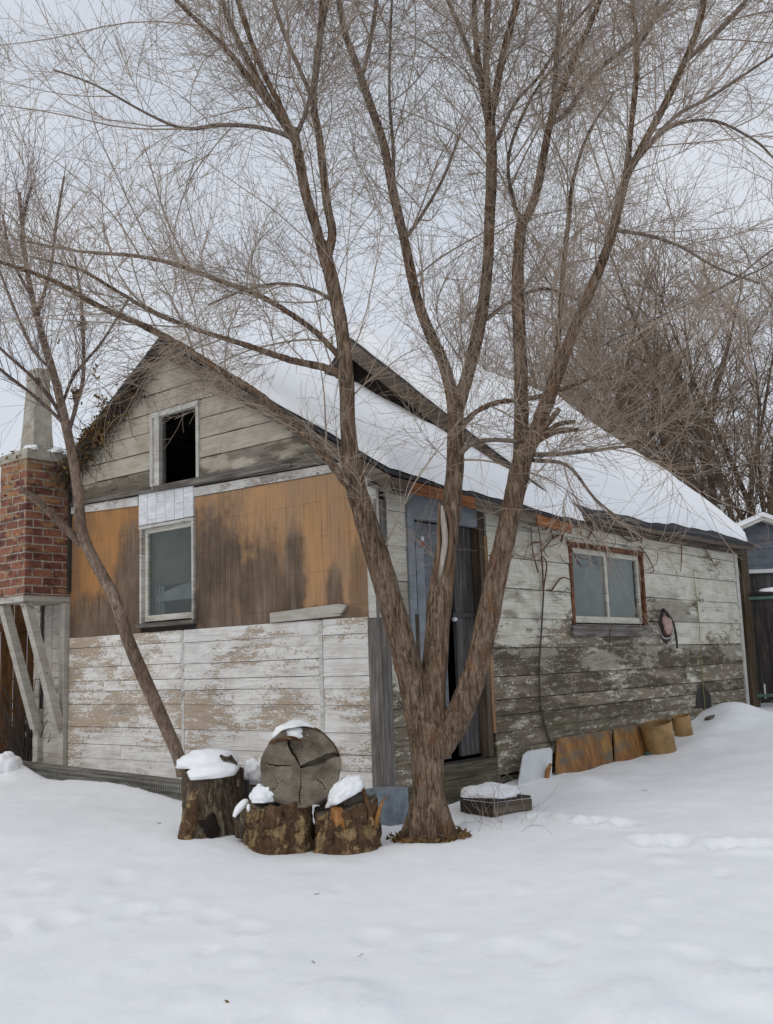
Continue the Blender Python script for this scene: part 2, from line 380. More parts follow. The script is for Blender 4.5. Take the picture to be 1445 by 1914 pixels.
c = q.mix(q.math('MULTIPLY', q.ss(q.noise(q.coord('UV', (4.6, 9, 1), (2, 5, 0)), 1.1, 2), .53, .6), .7), c, q.mul(c, (.42, .42, .46)))
c = q.mix(q.math('MULTIPLY', tanm, q.math('SUBTRACT', 1.0, br.outputs['Fac'])), c, (.36, .21, .10))
q.col(c); q.bump(q.math('ADD', q.math('MULTIPLY', br.outputs['Fac'], -1.0), q.math('MULTIPLY', nz, .5)), .7, .012); M['brick'] = q.done(Roughness=.9)
q = NT('old_concrete'); g = q.noise(q.coord('Object'), 9, 7, .7); g2 = q.noise(q.coord('Object', (1, 1, .6)), 5, 4)
c = q.ramp(g, (.3, (.24, .215, .175)), (.6, (.42, .39, .335)), (.75, (.5, .47, .42)))
c = q.mix(q.math('MULTIPLY', q.ss(g2, .5, .62), .6), c, (.30, .235, .11)); q.col(c); q.bump(g, .6, .02); M['concrete'] = q.done(Roughness=.95)
M['block'] = m_plain('blue_grey_block', (.26, .30, .34), .8, .5, 7, .3)

# glass: partly clear, partly mirror
def m_glass(name, tint, refl):
    q = NT(name); q.t.nodes.remove(q.bs)
    tr = q.n('ShaderNodeBsdfTransparent'); tr.inputs[0].default_value = tint+(1,)
    gl = q.n('ShaderNodeBsdfGlossy'); gl.inputs['Roughness'].default_value = .03
    gl.inputs['Color'].default_value = (.82, .87, .85, 1)
    fr = q.n('ShaderNodeFresnel'); fr.inputs[0].default_value = 1.5
    ms = q.n('ShaderNodeMixShader'); geo = q.n('ShaderNodeNewGeometry'); q.put(q.math('MULTIPLY', q.math('MULTIPLY_ADD', fr.outputs[0], 1.0, refl, True), q.math('SUBTRACT', 1.0, geo.outputs['Backfacing'])), ms.inputs[0])
    bp = q.n('ShaderNodeBump'); bp.inputs['Strength'].default_value = .03; q.l(q.noise(q.coord('Object'), 3, 2), bp.inputs['Height']); q.l(bp.outputs[0], gl.inputs['Normal'])
    q.l(tr.outputs[0], ms.inputs[1]); q.l(gl.outputs[0], ms.inputs[2]); q.l(ms.outputs[0], q.out.inputs[0]); return q.m
M['glass'] = m_glass('window_glass', (.84, .87, .85), .04)
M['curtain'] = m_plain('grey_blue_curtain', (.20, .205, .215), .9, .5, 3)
M['reflection_panel'] = m_plain('olive_grey_reflection', (.10, .105, .08), .9, .6, 3)  # tone of the imitated reflection in the upper gable window pane
M['teal'] = m_plain('pale_green_curtain', (.19, .235, .23), .9, .3, 4)

# trees
def m_bark(name, a, b, dk, sc=(34, 34, 5), rust=0.0):
    q = NT(name); g = q.noise(q.coord('Object', sc), 1, 7, .68, .6); g2 = q.noise(q.coord('Object', (3, 3, 2)), 1.4, 4)
    g3 = q.noise(q.coord('Object', (90, 90, 40)), 1, 4, .7)
    h = q.math('ADD', q.math('MULTIPLY', g, .75), q.math('MULTIPLY', g3, .25))
    c = q.ramp(h, (.38, dk), (.475, a), (.60, b)); c = q.mix(q.ss(g2, .42, .68), c, q.mul(c, (.68, .66, .64)))
    c = q.mix(q.math('MULTIPLY', q.ss(q.noise(q.coord('Object', (9, 9, 4)), 1.6, 5, .65), .54, .66), .5), c, q.mul(c, (1.7, 1.68, 1.6)))
    c = q.mix(q.math('MULTIPLY', q.ss(q.noise(q.coord('Object', (13, 13, 9), (7, 3, 1)), 1.3, 4, .6), .6, .68), .6), c, q.mul(c, (.45, .43, .42)))
    if rust: c = q.mix(q.math('MULTIPLY', q.ss(q.noise(q.coord('Object', (7, 7, 3)), 1.5, 4), .55, .7), rust), c, (.20, .085, .035))
    q.col(c); q.bump(h, 1.0, .03); return q.done(Roughness=.92, Specular_IOR_Level=.15)
M['bark'] = m_bark('elm_bark', (.145, .098, .066), (.29, .215, .155), (.05, .033, .023), (44, 44, 7), .5)
M['branch'] = m_bark('branch_bark', (.20, .155, .125), (.30, .245, .205), (.10, .075, .06), (50, 50, 14))
M['sapbark'] = m_bark('sapling_bark', (.23, .165, .125), (.33, .255, .205), (.13, .09, .07), (40, 40, 14))
M['twig'] = m_plain('twig_bark', (.37, .295, .23), .9, .3, 3, 0)
M['twig_dark'] = m_plain('purple_brown_twig', (.15, .105, .09), .9, .3, 3, 0)
M['far_twig'] = m_plain('far_twig', (.27, .20, .145), .95, .35, 1.2, 0)
M['far_bark'] = m_bark('far_bark', (.11, .08, .06), (.17, .13, .10), (.06, .045, .035), (8, 8, 2))
M['scar'] = m_wood('bare_tree_scar', (.42, .38, .33), (.62, .58, .53), 'z', 1.5)
M['scar_edge'] = m_wood('orange_scar_edge', (.19, .12, .075), (.32, .215, .135), 'z', 1.5)
M['leaf'] = m_plain('dead_leaf', (.22, .135, .05), .8, .5, 14, .1)
M['litter'] = m_plain('brown_leaf_litter', (.13, .075, .04), .95, .6, 26, .8)
def m_stump(name, dk, a, pale, thr, sc):
    q = NT(name); g = q.noise(q.coord('Object', sc), 1, 7, .7, .8); g2 = q.noise(q.coord('Object', (sc[0]*.42, sc[1]*.42, sc[2]*.8)), 1.4, 6, .68, .6)
    g3 = q.noise(q.coord('Object', (70, 70, 60)), 1, 4, .7)
    h = q.math('ADD', q.math('MULTIPLY', g, .7), q.math('MULTIPLY', g3, .3))
    c = q.ramp(h, (.36, dk), (.5, a), (.64, tuple(x*1.7 for x in a)))
    pmk = q.ss(q.math('ADD', g2, q.math('MULTIPLY', q.math('SUBTRACT', g3, .5), .3)), thr, thr+.05)
    c = q.mix(q.math('MULTIPLY', pmk, .85), c, q.mix(q.ss(g, .4, .6), tuple(x*.6 for x in pale), pale))
    q.col(c); q.bump(q.math('SUBTRACT', h, q.math('MULTIPLY', pmk, .22)), 1.0, .045); return q.done(Roughness=.93, Specular_IOR_Level=.12)
M['stump_bark'] = m_stump('stump_bark', (.03, .018, .012), (.125, .074, .043), (.42, .29, .15), .515, (16, 16, 8))
M['stump_grey'] = m_stump('grey_stump_bark', (.028, .021, .016), (.11, .082, .058), (.30, .25, .17), .53, (24, 24, 4.5))
M['rust_bark'] = m_stump('red_brown_bark', (.05, .025, .018), (.15, .075, .045), (.28, .17, .10), .55, (26, 26, 26))
M['dark_hole'] = m_plain('dark_hole', (.018, .013, .010), .95, .5, 20, .5)
M['split'] = m_wood('orange_split_wood', (.33, .15, .05), (.5, .26, .10), 'z')
q = NT('log_end'); oc = q.n('ShaderNodeTexCoord'); sep = q.n('ShaderNodeSeparateXYZ'); q.l(oc.outputs['Object'], sep.inputs[0])
u_, v_ = q.uv(); rr = q.math('SQRT', q.math('ADD', q.math('MULTIPLY', u_, u_), q.math('MULTIPLY', v_, v_)))
wn = q.noise(q.coord('UV', (5, 5, 1)), 1.5, 5, .6)
rg = q.math('SINE', q.math('MULTIPLY', q.math('ADD', rr, q.math('MULTIPLY', wn, .03)), 330.0))
big = q.noise(q.coord('UV', (4, 5, 1), (3.3, 1.2, 0)), 1.2, 5, .65)
c = q.ramp(big, (.33, (.075, .06, .043)), (.5, (.165, .14, .108)), (.66, (.27, .23, .175)))
c = q.mix(q.math('MULTIPLY', q.ss(rg, -.4, 1.0), .35), c, q.mul(c, (.62, .6, .55)))
q.col(c); q.bump(q.math('ADD', q.math('MULTIPLY', rg, .2), wn), .4, .008); M['log_end'] = q.done(Roughness=.9)
# yard
q = NT('rusty_sheet'); g = q.noise(q.coord('Object', (6, 6, 2)), 1.4, 6, .65)
q.col(q.mix(q.ss(q.noise(q.coord('Object', (2.2, 2.2, 6)), 1.3, 5), .46, .66), q.ramp(g, (.30, (.07, .04, .025)), (.5, (.235, .11, .035)), (.68, (.36, .19, .06))), (.13, .115, .085))); q.bump(g, .3, .01); M['rust'] = q.done(Roughness=.7)
M['tan_tub'] = m_plain('tan_plastic', (.43, .27, .115), .6, .45, 7, .3)
M['ledge'] = m_plain('pale_green_ledge', (.26, .26, .21), .9, .45, 9, .4)
M['fence'] = m_wood('brown_fence_plank', (.16, .075, .03), (.28, .14, .06), 'z')
M['post'] = m_wood('brown_square_post', (.085, .06, .035), (.15, .11, .07), 'z')
M['gate'] = m_wood('dark_gate_plank', (.045, .04, .036), (.09, .08, .072), 'z')
M['gate_back'] = m_wood('dark_grey_plank', (.075, .072, .072), (.14, .135, .13), 'z')
M['shed'] = m_plain('blue_grey_shed_paint', (.115, .13, .15), .8, .3, 5)
M['green_metal'] = m_plain('green_strap_metal', (.10, .17, .14), .6, .4, 30)
M['vine'] = m_plain('reddish_vine', (.17, .085, .05), .9, .4, 20, .2)
M['vine_grey'] = m_plain('dark_grey_vine', (.085, .07, .06), .9, .4, 20, .2)
M['yellow'] = m_plain('yellow_cord', (.30, .265, .09), .6, .3, 20)
M['pink'] = m_plain('pink_cloth', (.50, .33, .30), .9, .35, 14, .4)
M['red'] = m_plain('red_plastic', (.35, .03, .02), .4)
M['lattice'] = m_wood('grey_perforated_strip', (.20, .20, .175), (.33, .32, .285), 'u')
M['cable'] = m_plain('cable', (.05, .045, .045), .7)
M['stone'] = m_plain('grey_stone', (.17, .15, .13), .9, .4, 14, .5)

# ------------------------------------------------------------------ ground
def axis(a, b, step, far):
    c = np.arange(a, b+1e-6, step); g = []; d = step; x = b
    while x < far: d *= 1.35; x += d; g.append(x)
    h = []; d = step; x = a
    while x > -far: d *= 1.35; x -= d; h.append(x)
    return np.r_[h[::-1], c, g]
gx = axis(-5.2, 6.2, .04, 500); gy = axis(2.0, 14.8, .04, 600); gy = gy[gy > -60]
X, Y = np.meshgrid(gx, gy)
Z = ground(X, Y)
fade = np.exp(-np.maximum(0, np.maximum(np.abs(X)-7, np.abs(Y-8)-8))/6)
def vnoise(X, Y, s, seed):
    r = np.random.default_rng(seed); Z = np.zeros_like(X)
    for k in range(7):
        a = r.uniform(0, 2*math.pi); f = s*r.uniform(.6, 1.7); Z += np.sin((X*math.cos(a)+Y*math.sin(a))*f+r.uniform(0, 6.28)+1.3*np.sin((X*math.sin(a)-Y*math.cos(a))*f*.6+r.uniform(0, 6)))
    return Z/7
Z += fade*(.030*vnoise(X, Y, 2.2, 1)+.012*vnoise(X, Y, 6, 2)+.006*vnoise(X, Y, 15, 3)+.0032*vnoise(X, Y, 34, 4))
rg_ = np.random.default_rng(5)
def dent(px, py, rad, depth, rim=.35, sq=1.0):
    global Z
    P = ghit(px, py); a = rg_.uniform(-.5, .5)
    dx, dy = X-P[0], Y-P[1]; e = ((dx*math.cos(a)+dy*math.sin(a))/rad)**2+((-dx*math.sin(a)+dy*math.cos(a))/(rad*1.5*sq))**2
    Z = Z - depth*np.exp(-e**2.6)*(1+.35*np.sin(X*60+1.3*np.sin(Y*43))) + depth*rim*np.exp(-(np.sqrt(e)-1.55)**2*6)
for (x, y) in ((1090, 1540), (1125, 1536), (1165, 1541), (1210, 1577), (1262, 1577), (1350, 1582), (1390, 1582), (1430, 1580), (1010, 1525), (1040, 1530)): dent(x, y, .085, .04)
for (x, y) in ((225, 1640), (180, 1690), (240, 1705), (330, 1692), (400, 1712), (460, 1735), (60, 1668), (110, 1720), (20, 1740), (820, 1760), (700, 1745), (940, 1770), (1290, 1790), (1400, 1815), (1050, 1765)): dent(x, y, .075, .012, .5)
for (x, y) in ((650, 1880), (1180, 1890), (1420, 1850)): dent(x, y, .18, -.028, .2)
for k in range(60):
    dent(rg_.uniform(20, 1420), rg_.uniform(1600, 1905), rg_.uniform(.03, .09), rg_.uniform(-.012, .014), .3)
def mound(P, rad, h):
    global Z
    Z = Z + h*np.exp(-(((X-P[0])**2+(Y-P[1])**2)/rad**2))
mound(WR(6.5, 0, .35), .42, .17); mound(WR(6.0, 0, .5), .25, .05); mound(WR(2.1, 0, .55), .25, .04)
mound(at(25, 1430, 10.3), .35, .13); mound(WR(4.9, 0, .62), .24, .06); mound(WR(5.6, 0, .5), .2, .06); mound(WR(3.4, 0, .45), .3, .03); mound(WR(1.9, 0, .75), .22, .05)
Dn = (X-C0[0])*nL[0]+(Y-C0[1])*nL[1]; Ds = (X-C0[0])*dL[0]+(Y-C0[1])*dL[1]
Z -= .13*np.clip(1-np.abs(Dn-.22)/.42, 0, 1)**.6*np.clip((Ds-1.2)/.8, 0, 1)*np.clip((5.6-Ds)/.5, 0, 1)
tree_c = at(803, 1556, 7.35)
for (P, rad, h) in ((tree_c, .24, -.05), (at(645, 1580, 7.1), .28, -.03), (at(520, 1580, 7.1), .26, -.03)): mound(P, rad, h)
V = np.c_[X.ravel(), Y.ravel(), Z.ravel()]; ny, nx = X.shape
idx = np.arange(nx*ny).reshape(ny, nx)
Q = np.stack([idx[:-1, :-1], idx[:-1, 1:], idx[1:, 1:], idx[1:, :-1]], -1).reshape(-1, 4)
# the near snow is one sheet with the rest of the ground
g_o = bulk('snow_ground', V, Q, M['snow'], None, True); tag(g_o, kind='structure')
GX, GY, GZ = gx, gy, Z
def gnd(x, y):
    i = int(np.clip(np.searchsorted(GX, x)-1, 0, len(GX)-2)); j = int(np.clip(np.searchsorted(GY, y)-1, 0, len(GY)-2))
    a = (x-GX[i])/(GX[i+1]-GX[i]); b = (y-GY[j])/(GY[j+1]-GY[j])
    return float((1-a)*(1-b)*GZ[j, i]+a*(1-b)*GZ[j, i+1]+(1-a)*b*GZ[j+1, i]+a*b*GZ[j+1, i+1])

# ------------------------------------------------------------------ board walls
def clip_rect(poly, u0, u1, v0, v1):
    def cl(P, f, g):
        out = []
        for i in range(len(P)):
            a, b = P[i-1], P[i]; fa, fb = f(a), f(b)
            if fa >= 0: 
                if fb >= 0: out.append(b)
                else: out.append(g(a, b, fa/(fa-fb)))
            elif fb >= 0: out += [g(a, b, fa/(fa-fb)), b]
        return out
    itp = lambda a, b, t: (a[0]+(b[0]-a[0])*t, a[1]+(b[1]-a[1])*t)
    P = list(poly)
    for f in (lambda p: p[0]-u0, lambda p: u1-p[0], lambda p: p[1]-v0, lambda p: v1-p[1]):
        if P: P = cl(P, f, itp)
    return P
def boards(mb, F, poly, rows, holes=(), thick=.018, lap=.007, gap=.003, back=0.0, lens=(1.4, 3.2), jit=.003, warp=0.0):
    us = [p[0] for p in poly]; U0, U1 = min(us), max(us)
    for a, b in zip(rows[:-1], rows[1:]):
        cuts = [a]+sorted({z for h in holes for z in h[2:] if a+.004 < z < b-.004})+[b]
        js = [U0]; 
        while True:
            n_ = js[-1]+random.uniform(*lens)
            if n_ > U1-.5: break
            js.append(n_)
        js.append(U1); tn = [(random.random(), random.random()) for _ in js]
        dz = random.uniform(-jit, jit)
        for z0, z1 in zip(cuts[:-1], cuts[1:]):
            for k, (j0, j1) in enumerate(zip(js[:-1], js[1:])):
                segs = [(j0, j1)]
                for (h0, h1, y0, y1) in holes:
                    if y0 < z1-1e-6 and y1 > z0+1e-6:
                        ns = []
                        for (p, q_) in segs:
                            if h1 <= p or h0 >= q_: ns.append((p, q_)); continue
                            if h0 > p: ns.append((p, h0))
                            if h1 < q_: ns.append((h1, q_))
                        segs = ns
                for (p, q_) in segs:
                    if q_-p < .01: continue
                    P = clip_rect(poly, p+(.0015 if gap else 0), q_-(.0015 if gap else 0), z0, z1)
                    if len(P) < 3: continue
                    if gap and z0 == a:
                        ga, gb = gap*random.uniform(.3, 2.2), gap*random.uniform(.3, 2.2)
                        P = [(u, z+(ga+(gb-ga)*(u-p)/(q_-p)) if z < a+1e-6 else z) for u, z in P]
                    o0 = thick+random.uniform(0, jit)
                    fr = [F(u, z+(dz if False else 0), o0+lap*(1-(z-a)/(b-a))) for u, z in P]
                    bk = [F(u, z, back) for u, z in P]; n = len(P)
                    uv = list(P)+list(P)
                    Fc = [list(range(n)), list(range(n, 2*n))[::-1]]+[[i, n+i, n+(i+1) % n, (i+1) % n] for i in range(n)]
                    mb.add(fr+bk, Fc, uv=uv, tone=tn[k])
def slab(mb, F, u0, u1, v0, v1, o0, o1, tone=None):          # a plank on a wall
    P = [(u0, v0), (u1, v0), (u1, v1), (u0, v1)]
    V = [F(u, v, o1) for u, v in P]+[F(u, v, o0) for u, v in P]
    mb.add(V, [[0, 1, 2, 3], [7, 6, 5, 4]]+[[i, 4+i, 4+(i+1) % 4, (i+1) % 4] for i in range(4)], uv=P+P, tone=tone)
def slabq(mb, F, P, o0, o1, tone=None):
    n = len(P); V = [F(u, v, o1) for u, v in P]+[F(u, v, o0) for u, v in P]
    mb.add(V, [list(range(n)), list(range(n, 2*n))[::-1]]+[[i, n+i, n+(i+1) % n, (i+1) % n] for i in range(n)], uv=list(P)+list(P), tone=tone)
random.seed(11)

# ------------------------------------------------------------------ the house
SW, RW = 4.95, 7.9                      # gable width, side length
RS, RZ, SL = 2.62, 4.27, .617           # front ridge
RZ2, SL2, R2 = 4.94, .868, 2.75         # rear, steeper roof
house = empty('old_wooden_house', C0, 'derelict white wooden house with peeling paint and a snow covered two part roof', 'house')
def ztop(s): return RZ-.08-SL*abs(s-RS)
gpoly = [(0, -.1), (SW, -.1), (SW, ztop(SW)), (RS, ztop(RS)), (0, ztop(0))]
wl = dict(a=lp(303, 800)[0], b=lp(372, 800)[0], c=lp(372, 900)[1], d=lp(340, 770)[1])
att = (wl['b'], wl['a'], 2.75, 3.49)
s_wr, s_wl = lp(365, 1060)[0], lp(270, 1060)[0]
win = (s_wr, s_wl, lp(320, 1160)[1], lp(320, 980)[1])
holesL = [att, win]
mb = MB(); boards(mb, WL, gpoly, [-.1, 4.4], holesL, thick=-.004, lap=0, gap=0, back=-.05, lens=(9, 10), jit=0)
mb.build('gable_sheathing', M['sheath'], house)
lo_r = [lp(650, y)[1] for y in (1477, 1441, 1411, 1370, 1318, 1287, 1264, 1231, 1186)]+[lp(650, 1160)[1]]
lo_l = [lp(345, y)[1] for y in (1448, 1425, 1397, 1362, 1316, 1289, 1269, 1240, 1200)]+[lp(345, 1179)[1]]
b1, b2 = lp(605, 1280)[0], lp(345, 1280)[0]
ZL = 1.355
sq = lambda a, b: [(a, -.1), (b, -.1), (b, ZL), (a, ZL)]
def fix(r): r = list(r); r[0] = -.03; r[-1] = ZL; return r
mb = MB()
boards(mb, WL, sq(.10, b1-.022), fix(lo_r), (), lens=(3, 4))
boards(mb, WL, sq(b1+.022, b2-.022), fix([(a+b)/2 for a, b in zip(lo_r, lo_l)]), (), lens=(1.0, 2.2))
boards(mb, WL, sq(b2+.022, 4.27), fix(lo_l), (), lens=(.9, 1.9))
mb.build('lower_siding', M['lower'], house)
mb = MB()
slab(mb, WL, b1-.02, b1+.02, -.02, ZL-.003, -.003, .027); mb.build('batten', M['trim'], house); mb = MB(); slab(mb, WL, b2-.02, b2+.02, -.02, ZL-.003, -.003, .024)
mb.build('batten', M['trim'], house)
zb = lambda s: 2.60+.03*s               # sagging belly line
mb = MB(); up_rows = [2.78, 2.97, 3.16, 3.36, 3.55, 3.74, 3.94, 4.14, 4.4]
boards(mb, WL, [(0.02, 2.5), (SW, 2.5), (SW, ztop(SW)), (RS, ztop(RS)), (0.02, ztop(.02))], up_rows, [(att[0]-.03, att[1]+.14, att[2]-.02, att[3]+.05)], lens=(1.2, 2.6), thick=.016, jit=.007, gap=.006, lap=.010)
mb.build('gable_siding', M['gable'], house)
mb = MB()
slabq(mb, WL, [(.02, 2.66), (4.3, 2.775), (4.3, 2.80), (.02, 2.78)], -.003, .05)
slabq(mb, WL, [(.9, 2.70), (3.6, 2.755), (3.6, 2.775), (.9, 2.74)], .051, .062)
mb.build('belly_board', M['grey_wood_h'], house)
mb = MB(); slabq(mb, WL, [(.1, 2.585), (2.235, 2.615), (2.235, 2.7), (.1, 2.655)], -.003, .03)
slabq(mb, WL, [(3.09, 2.635), (4.27, 2.69), (4.27, 2.765), (3.09, 2.73)], -.003, .03)
mb.build('frieze_strip', M['trim'], house)
mb = MB(); slabq(mb, WL, [(.09, ZL+.003), (s_wr-.02, ZL+.003), (s_wr-.02, 2.61), (.09, 2.58)], -.003, .014); mb.build('plywood_panel', M['ply_r'], house)
mb = MB(); slabq(mb, WL, [(s_wl+.03, ZL+.003), (4.27, ZL+.003), (4.27, 2.687), (s_wl+.03, 2.632)], -.003, .014); mb.build('plywood_panel', M['ply_l'], house)
# loose piece of weathered board on the plywood
a0, a1 = lp(655, 1145)[0], lp(512, 1150)[0]
mb = MB(); slabq(mb, WL, [(a0+.08, ZL+.02), (a1, ZL+.005), (a1, ZL+.09), (a0+.09, ZL+.12), (a0, ZL+.1)], .016, .05)
mb.build('loose_board', M['bracket'], house)
mb = MB()                               # white tongue-and-groove piece above the window
e0, e1 = s_wr-.015, s_wl+.05
for k in range(6):
    u0 = e0+(e1-e0)*k/6; slabq(mb, WL, [(u0+.003, win[3]+.035), (u0+(e1-e0)/6-.003, win[3]+.035), (u0+(e1-e0)/6-.003, 2.735+.02*k/6), (u0+.003, 2.735+.02*k/6)], .0, .034)
mb.build('white_patch_panel', M['panel_white'], house)

def window(F, hole, name, parts, fw_=.05, w=.045, label=None, sash=M['sash'], outer=None, sill=True, recess=.0, mull=False):
    u0, u1, v0, v1 = hole
    mb = MB()
    slab(mb, F, u0-w, u0+.006, v0-.02, v1+.02, -.05, .042); slab(mb, F, u1-.006, u1+w, v0-.02, v1+.02, -.05, .042)
    slab(mb, F, u0-w-.01, u1+w+.01, v1-.006, v1+w, -.05, .047)
    fr = mb.build('window', outer or M['trim'], house)
    mb = MB(); o = -.02-recess; i0, i1, j0, j1 = u0+.008, u1-.008, v0+.01, v1-.008
    slab(mb, F, i0, i0+fw_, j0, j1, o-.02, o+.02); slab(mb, F, i1-fw_, i1, j0, j1, o-.02, o+.02)
    slab(mb, F, i0+fw_, i1-fw_, j0, j0+fw_*1.25, o-.018, o+.018); slab(mb, F, i0+fw_, i1-fw_, j1-fw_, j1, o-.018, o+.018)
    if mull: slab(mb, F, (i0+i1)/2-.028, (i0+i1)/2+.022, j0+fw_*1.25, j1-fw_, o-.016, o+.019)
    mb.build('frame', sash, fr)
    mb = MB(); slab(mb, F, i0+fw_*.6, i1-fw_*.6, j0+fw_*.6, j1-fw_*.6, o-.004, o+.001); mb.build('pane', M['glass'], fr)
    if sill:
        mb = MB(); slab(mb, F, u0-w-.03, u1+w+.03, v0-.05, v0-.012, -.03, .075); mb.build('sill', M['grey_wood_h'], fr)
    return fr
wn1 = window(WL, win, 'window', None, .045, .022)
mb = MB(); slab(mb, WL, win[0]-.1, win[1]+.1, win[2]+.36, win[3]+.02, -.10, -.09); mb.build('reflection_panel', M['reflection_panel'], wn1)  # added panel behind the glass, coloured like reflected tree crowns
mb = MB()
for k in range(6): slab(mb, WL, win[1]-.16+.026*k, win[1]-.137+.026*k, win[2], win[3], -.13-.012*(k % 2), -.11-.012*(k % 2))
mb.build('curtain', M['teal'], wn1)
mb = MB(); slabq(mb, WL, [(win[0]+.0, win[2]+.2), (win[1]-.1, win[2]+.2), (win[1]-.12, win[2]+.27), (win[0]+.3, win[2]+.34), (win[0]+.0, win[2]+.37)], -.07, -.06); mb.build('reflection_band', M['curtain'], wn1)  # added prism, shaped and toned to imitate a diagonal reflection in the glass
# attic opening frame
mb = MB(); a, b, c_, d_ = att
slab(mb, WL, b-.0, b+.13, c_-.02, d_+.0, -.05, .04); slab(mb, WL, a-.035, a+.004, c_-.02, d_, -.05, .04); slab(mb, WL, a-.035, b+.13, d_+.002, d_+.055, -.05, .045)
mb.build('attic_opening_frame', M['white_board'], house)
mb = MB(); slab(mb, WL, b+.085, b+.10, c_-.01, d_-.003, .041, .052); slab(mb, WL, b+.131, b+.15, c_-.02, d_, .0, .036)
mb.build('attic_opening_frame', M['trim'], house)
# corner post and boards
mb = MB(); slab(mb, WL, -.03, .098, -.06, ZL-.02, -.003, .035); slab(mb, WR, -.034, .10, -.06, 2.3, -.002, .0295)
mb.build('corner_board', M['grey_wood'], house)
mb = MB(); slab(mb, WL, -.03, .085, ZL-.015, 2.56, -.003, .03); mb.build('corner_board', M['white_board'], house)

# side wall
door = (.42, 1.46, .12, 2.36)
wr0, wr1 = rp(1062, 1095)[0], rp(1198, 1095)[0]
rwin = (wr0+.04, wr1-.02, rp(1130, 1168)[1]+.01, rp(1130, 1030)[1])
rpoly = [(0, -.1), (RW, -.1), (RW, 2.5), (0, 2.5)]
holesR = [door, rwin]
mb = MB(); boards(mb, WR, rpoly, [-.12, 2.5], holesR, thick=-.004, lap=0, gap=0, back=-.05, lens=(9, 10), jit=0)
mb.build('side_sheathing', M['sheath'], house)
rr_ = [rp(1000, y)[1] for y in (1435, 1391, 1360, 1331, 1303, 1262, 1211, 1157, 1104, 1049, 996)]+[2.5]
rr_[0] = -.06; rr_ = sorted(rr_)
mb = MB()
boards(mb, WR, [(.102, -.1), (door[0]-.06, -.1), (door[0]-.06, 2.5), (.102, 2.5)], rr_, (), lens=(3, 4))
boards(mb, WR, [(door[1]+.11, -.1), (RW-.07, -.1), (RW-.07, 2.5), (door[1]+.11, 2.5)], rr_, [(rwin[0]-.01, rwin[1]+.01, rwin[2]-.07, rwin[3]+.01)], lens=(1.3, 3.4), jit=.007, gap=.005, lap=.010)
mb.build('side_siding', M['side'], house)
mb = MB(); slab(mb, WR, RW-.068, RW+.03, .0, 2.45, -.05, .04); mb.build('corner_board', M['white_board'], house)
mb = MB()
for k in range(2): slab(mb, WR, door[1]+.08, 2.6, -.30+.115*k, -.19+.115*k, -.05, .05+.02*(1-k))
slab(mb, WR, .2, door[1]+.078, -.30, -.16, -.04, .10); slab(mb, WR, .2, door[1]+.078, -.158, -.02, -.04, .07); slab(mb, WR, .4, door[1]+.078, -.018, .11, -.04, .05)
mb.build('foundation_plank', M['moss_wood'], house)
mb = MB(); slab(mb, WR, 2.6, RW, -.35, -.062, -.05, .012); slab(mb, WL, -.02, SW, -.45, -.032, -.05, .01); mb.build('foundation', M['sheath'], house)
mb = MB(); slabq(mb, WR, [(2.5, .06), (4.7, .12), (4.7, .19), (2.5, .13)], .03, .075); mb.build('foundation_ledge', M['ledge'], house)
wn2 = window(WR, rwin, 'window', None, .055, outer=M['rust_frame'], mull=True, sill=False)
mb = MB(); slab(mb, WR, rwin[0]-.09, rwin[1]+.14, rwin[2]-.135, rwin[2]-.028, .0, .06); slab(mb, WR, rwin[0]-.05, rwin[1]+.06, rwin[2]-.026, rwin[2]-.012, -.03, .07)
mb.build('sill', M['grey_wood_h'], wn2)
mb = MB(); n = 40
for k in range(n):
    u0 = rwin[0]+(rwin[1]-rwin[0])*k/n; u1 = rwin[0]+(rwin[1]-rwin[0])*(k+1)/n
    o0, o1 = -.07+.022*math.sin(k*.8+.5*math.sin(k*.37)), -.07+.022*math.sin((k+1)*.8+.5*math.sin((k+1)*.37))
    V_ = [WR(u0, rwin[2], o0), WR(u1, rwin[2], o1), WR(u1, rwin[3], o1), WR(u0, rwin[3], o0)]; V_ += [np.array(p)+dL*.004 for p in V_]
    mb.add(V_, [[0, 1, 2, 3], [7, 6, 5, 4]], tone=(.5, .5))
mb.build('curtain', M['curtain'], wn2, True)
# door: blue-grey leaf ajar, old grey leaf, jambs
mb = MB(); d0, d1, dz0, dz1 = door
slab(mb, WR, d0-.055, d0+.0, dz0, dz1+.09, -.05, .04); slab(mb, WR, d0+.002, d1, dz1-.17, dz1+.09, -.06, .02)
slab(mb, WR, d0+.002, d0+.05, dz0+.6, dz1-.172, -.10, .028)
fr_d = mb.build('door_frame', M['bluelight'], house)
mb = MB(); slab(mb, WR, d0+.002, d0+.045, dz0, dz0+1.25, .03, .045); slab(mb, WR, d1-.02, d1+.05, dz0, dz1, -.06, .03); mb.build('jamb', M['jamb'], fr_d)
mb = MB(); slab(mb, WR, d1+.052, d1+.105, dz0+.2, dz1-.25, -.04, .036); mb.build('jamb', M['jamb_orange'], fr_d)
mb = MB(); slab(mb, WR, d0+.052, d0+.6, dz0+.02, dz1-.178, -.12, -.085)
slab(mb, WR, d0+.055, d0+.16, dz0+.02, dz1-.3, -.084, -.066)
dl_ = mb.build('door', M['blue_door'], house)
mb = MB(); slab(mb, WR, d0+.17, d0+.28, dz0+.02, dz1-.35, -.084, -.055); mb.build('door_batten', M['bluelight'], dl_)
mb = MB()
for k in range(3): slab(mb, WR, d0+.70+.105*k, d0+.70+.105*k+.1, dz0+.03, dz1-.18, -.075-.006*k, -.045-.006*k)
d2_ = mb.build('door', M['door_grey'], house)
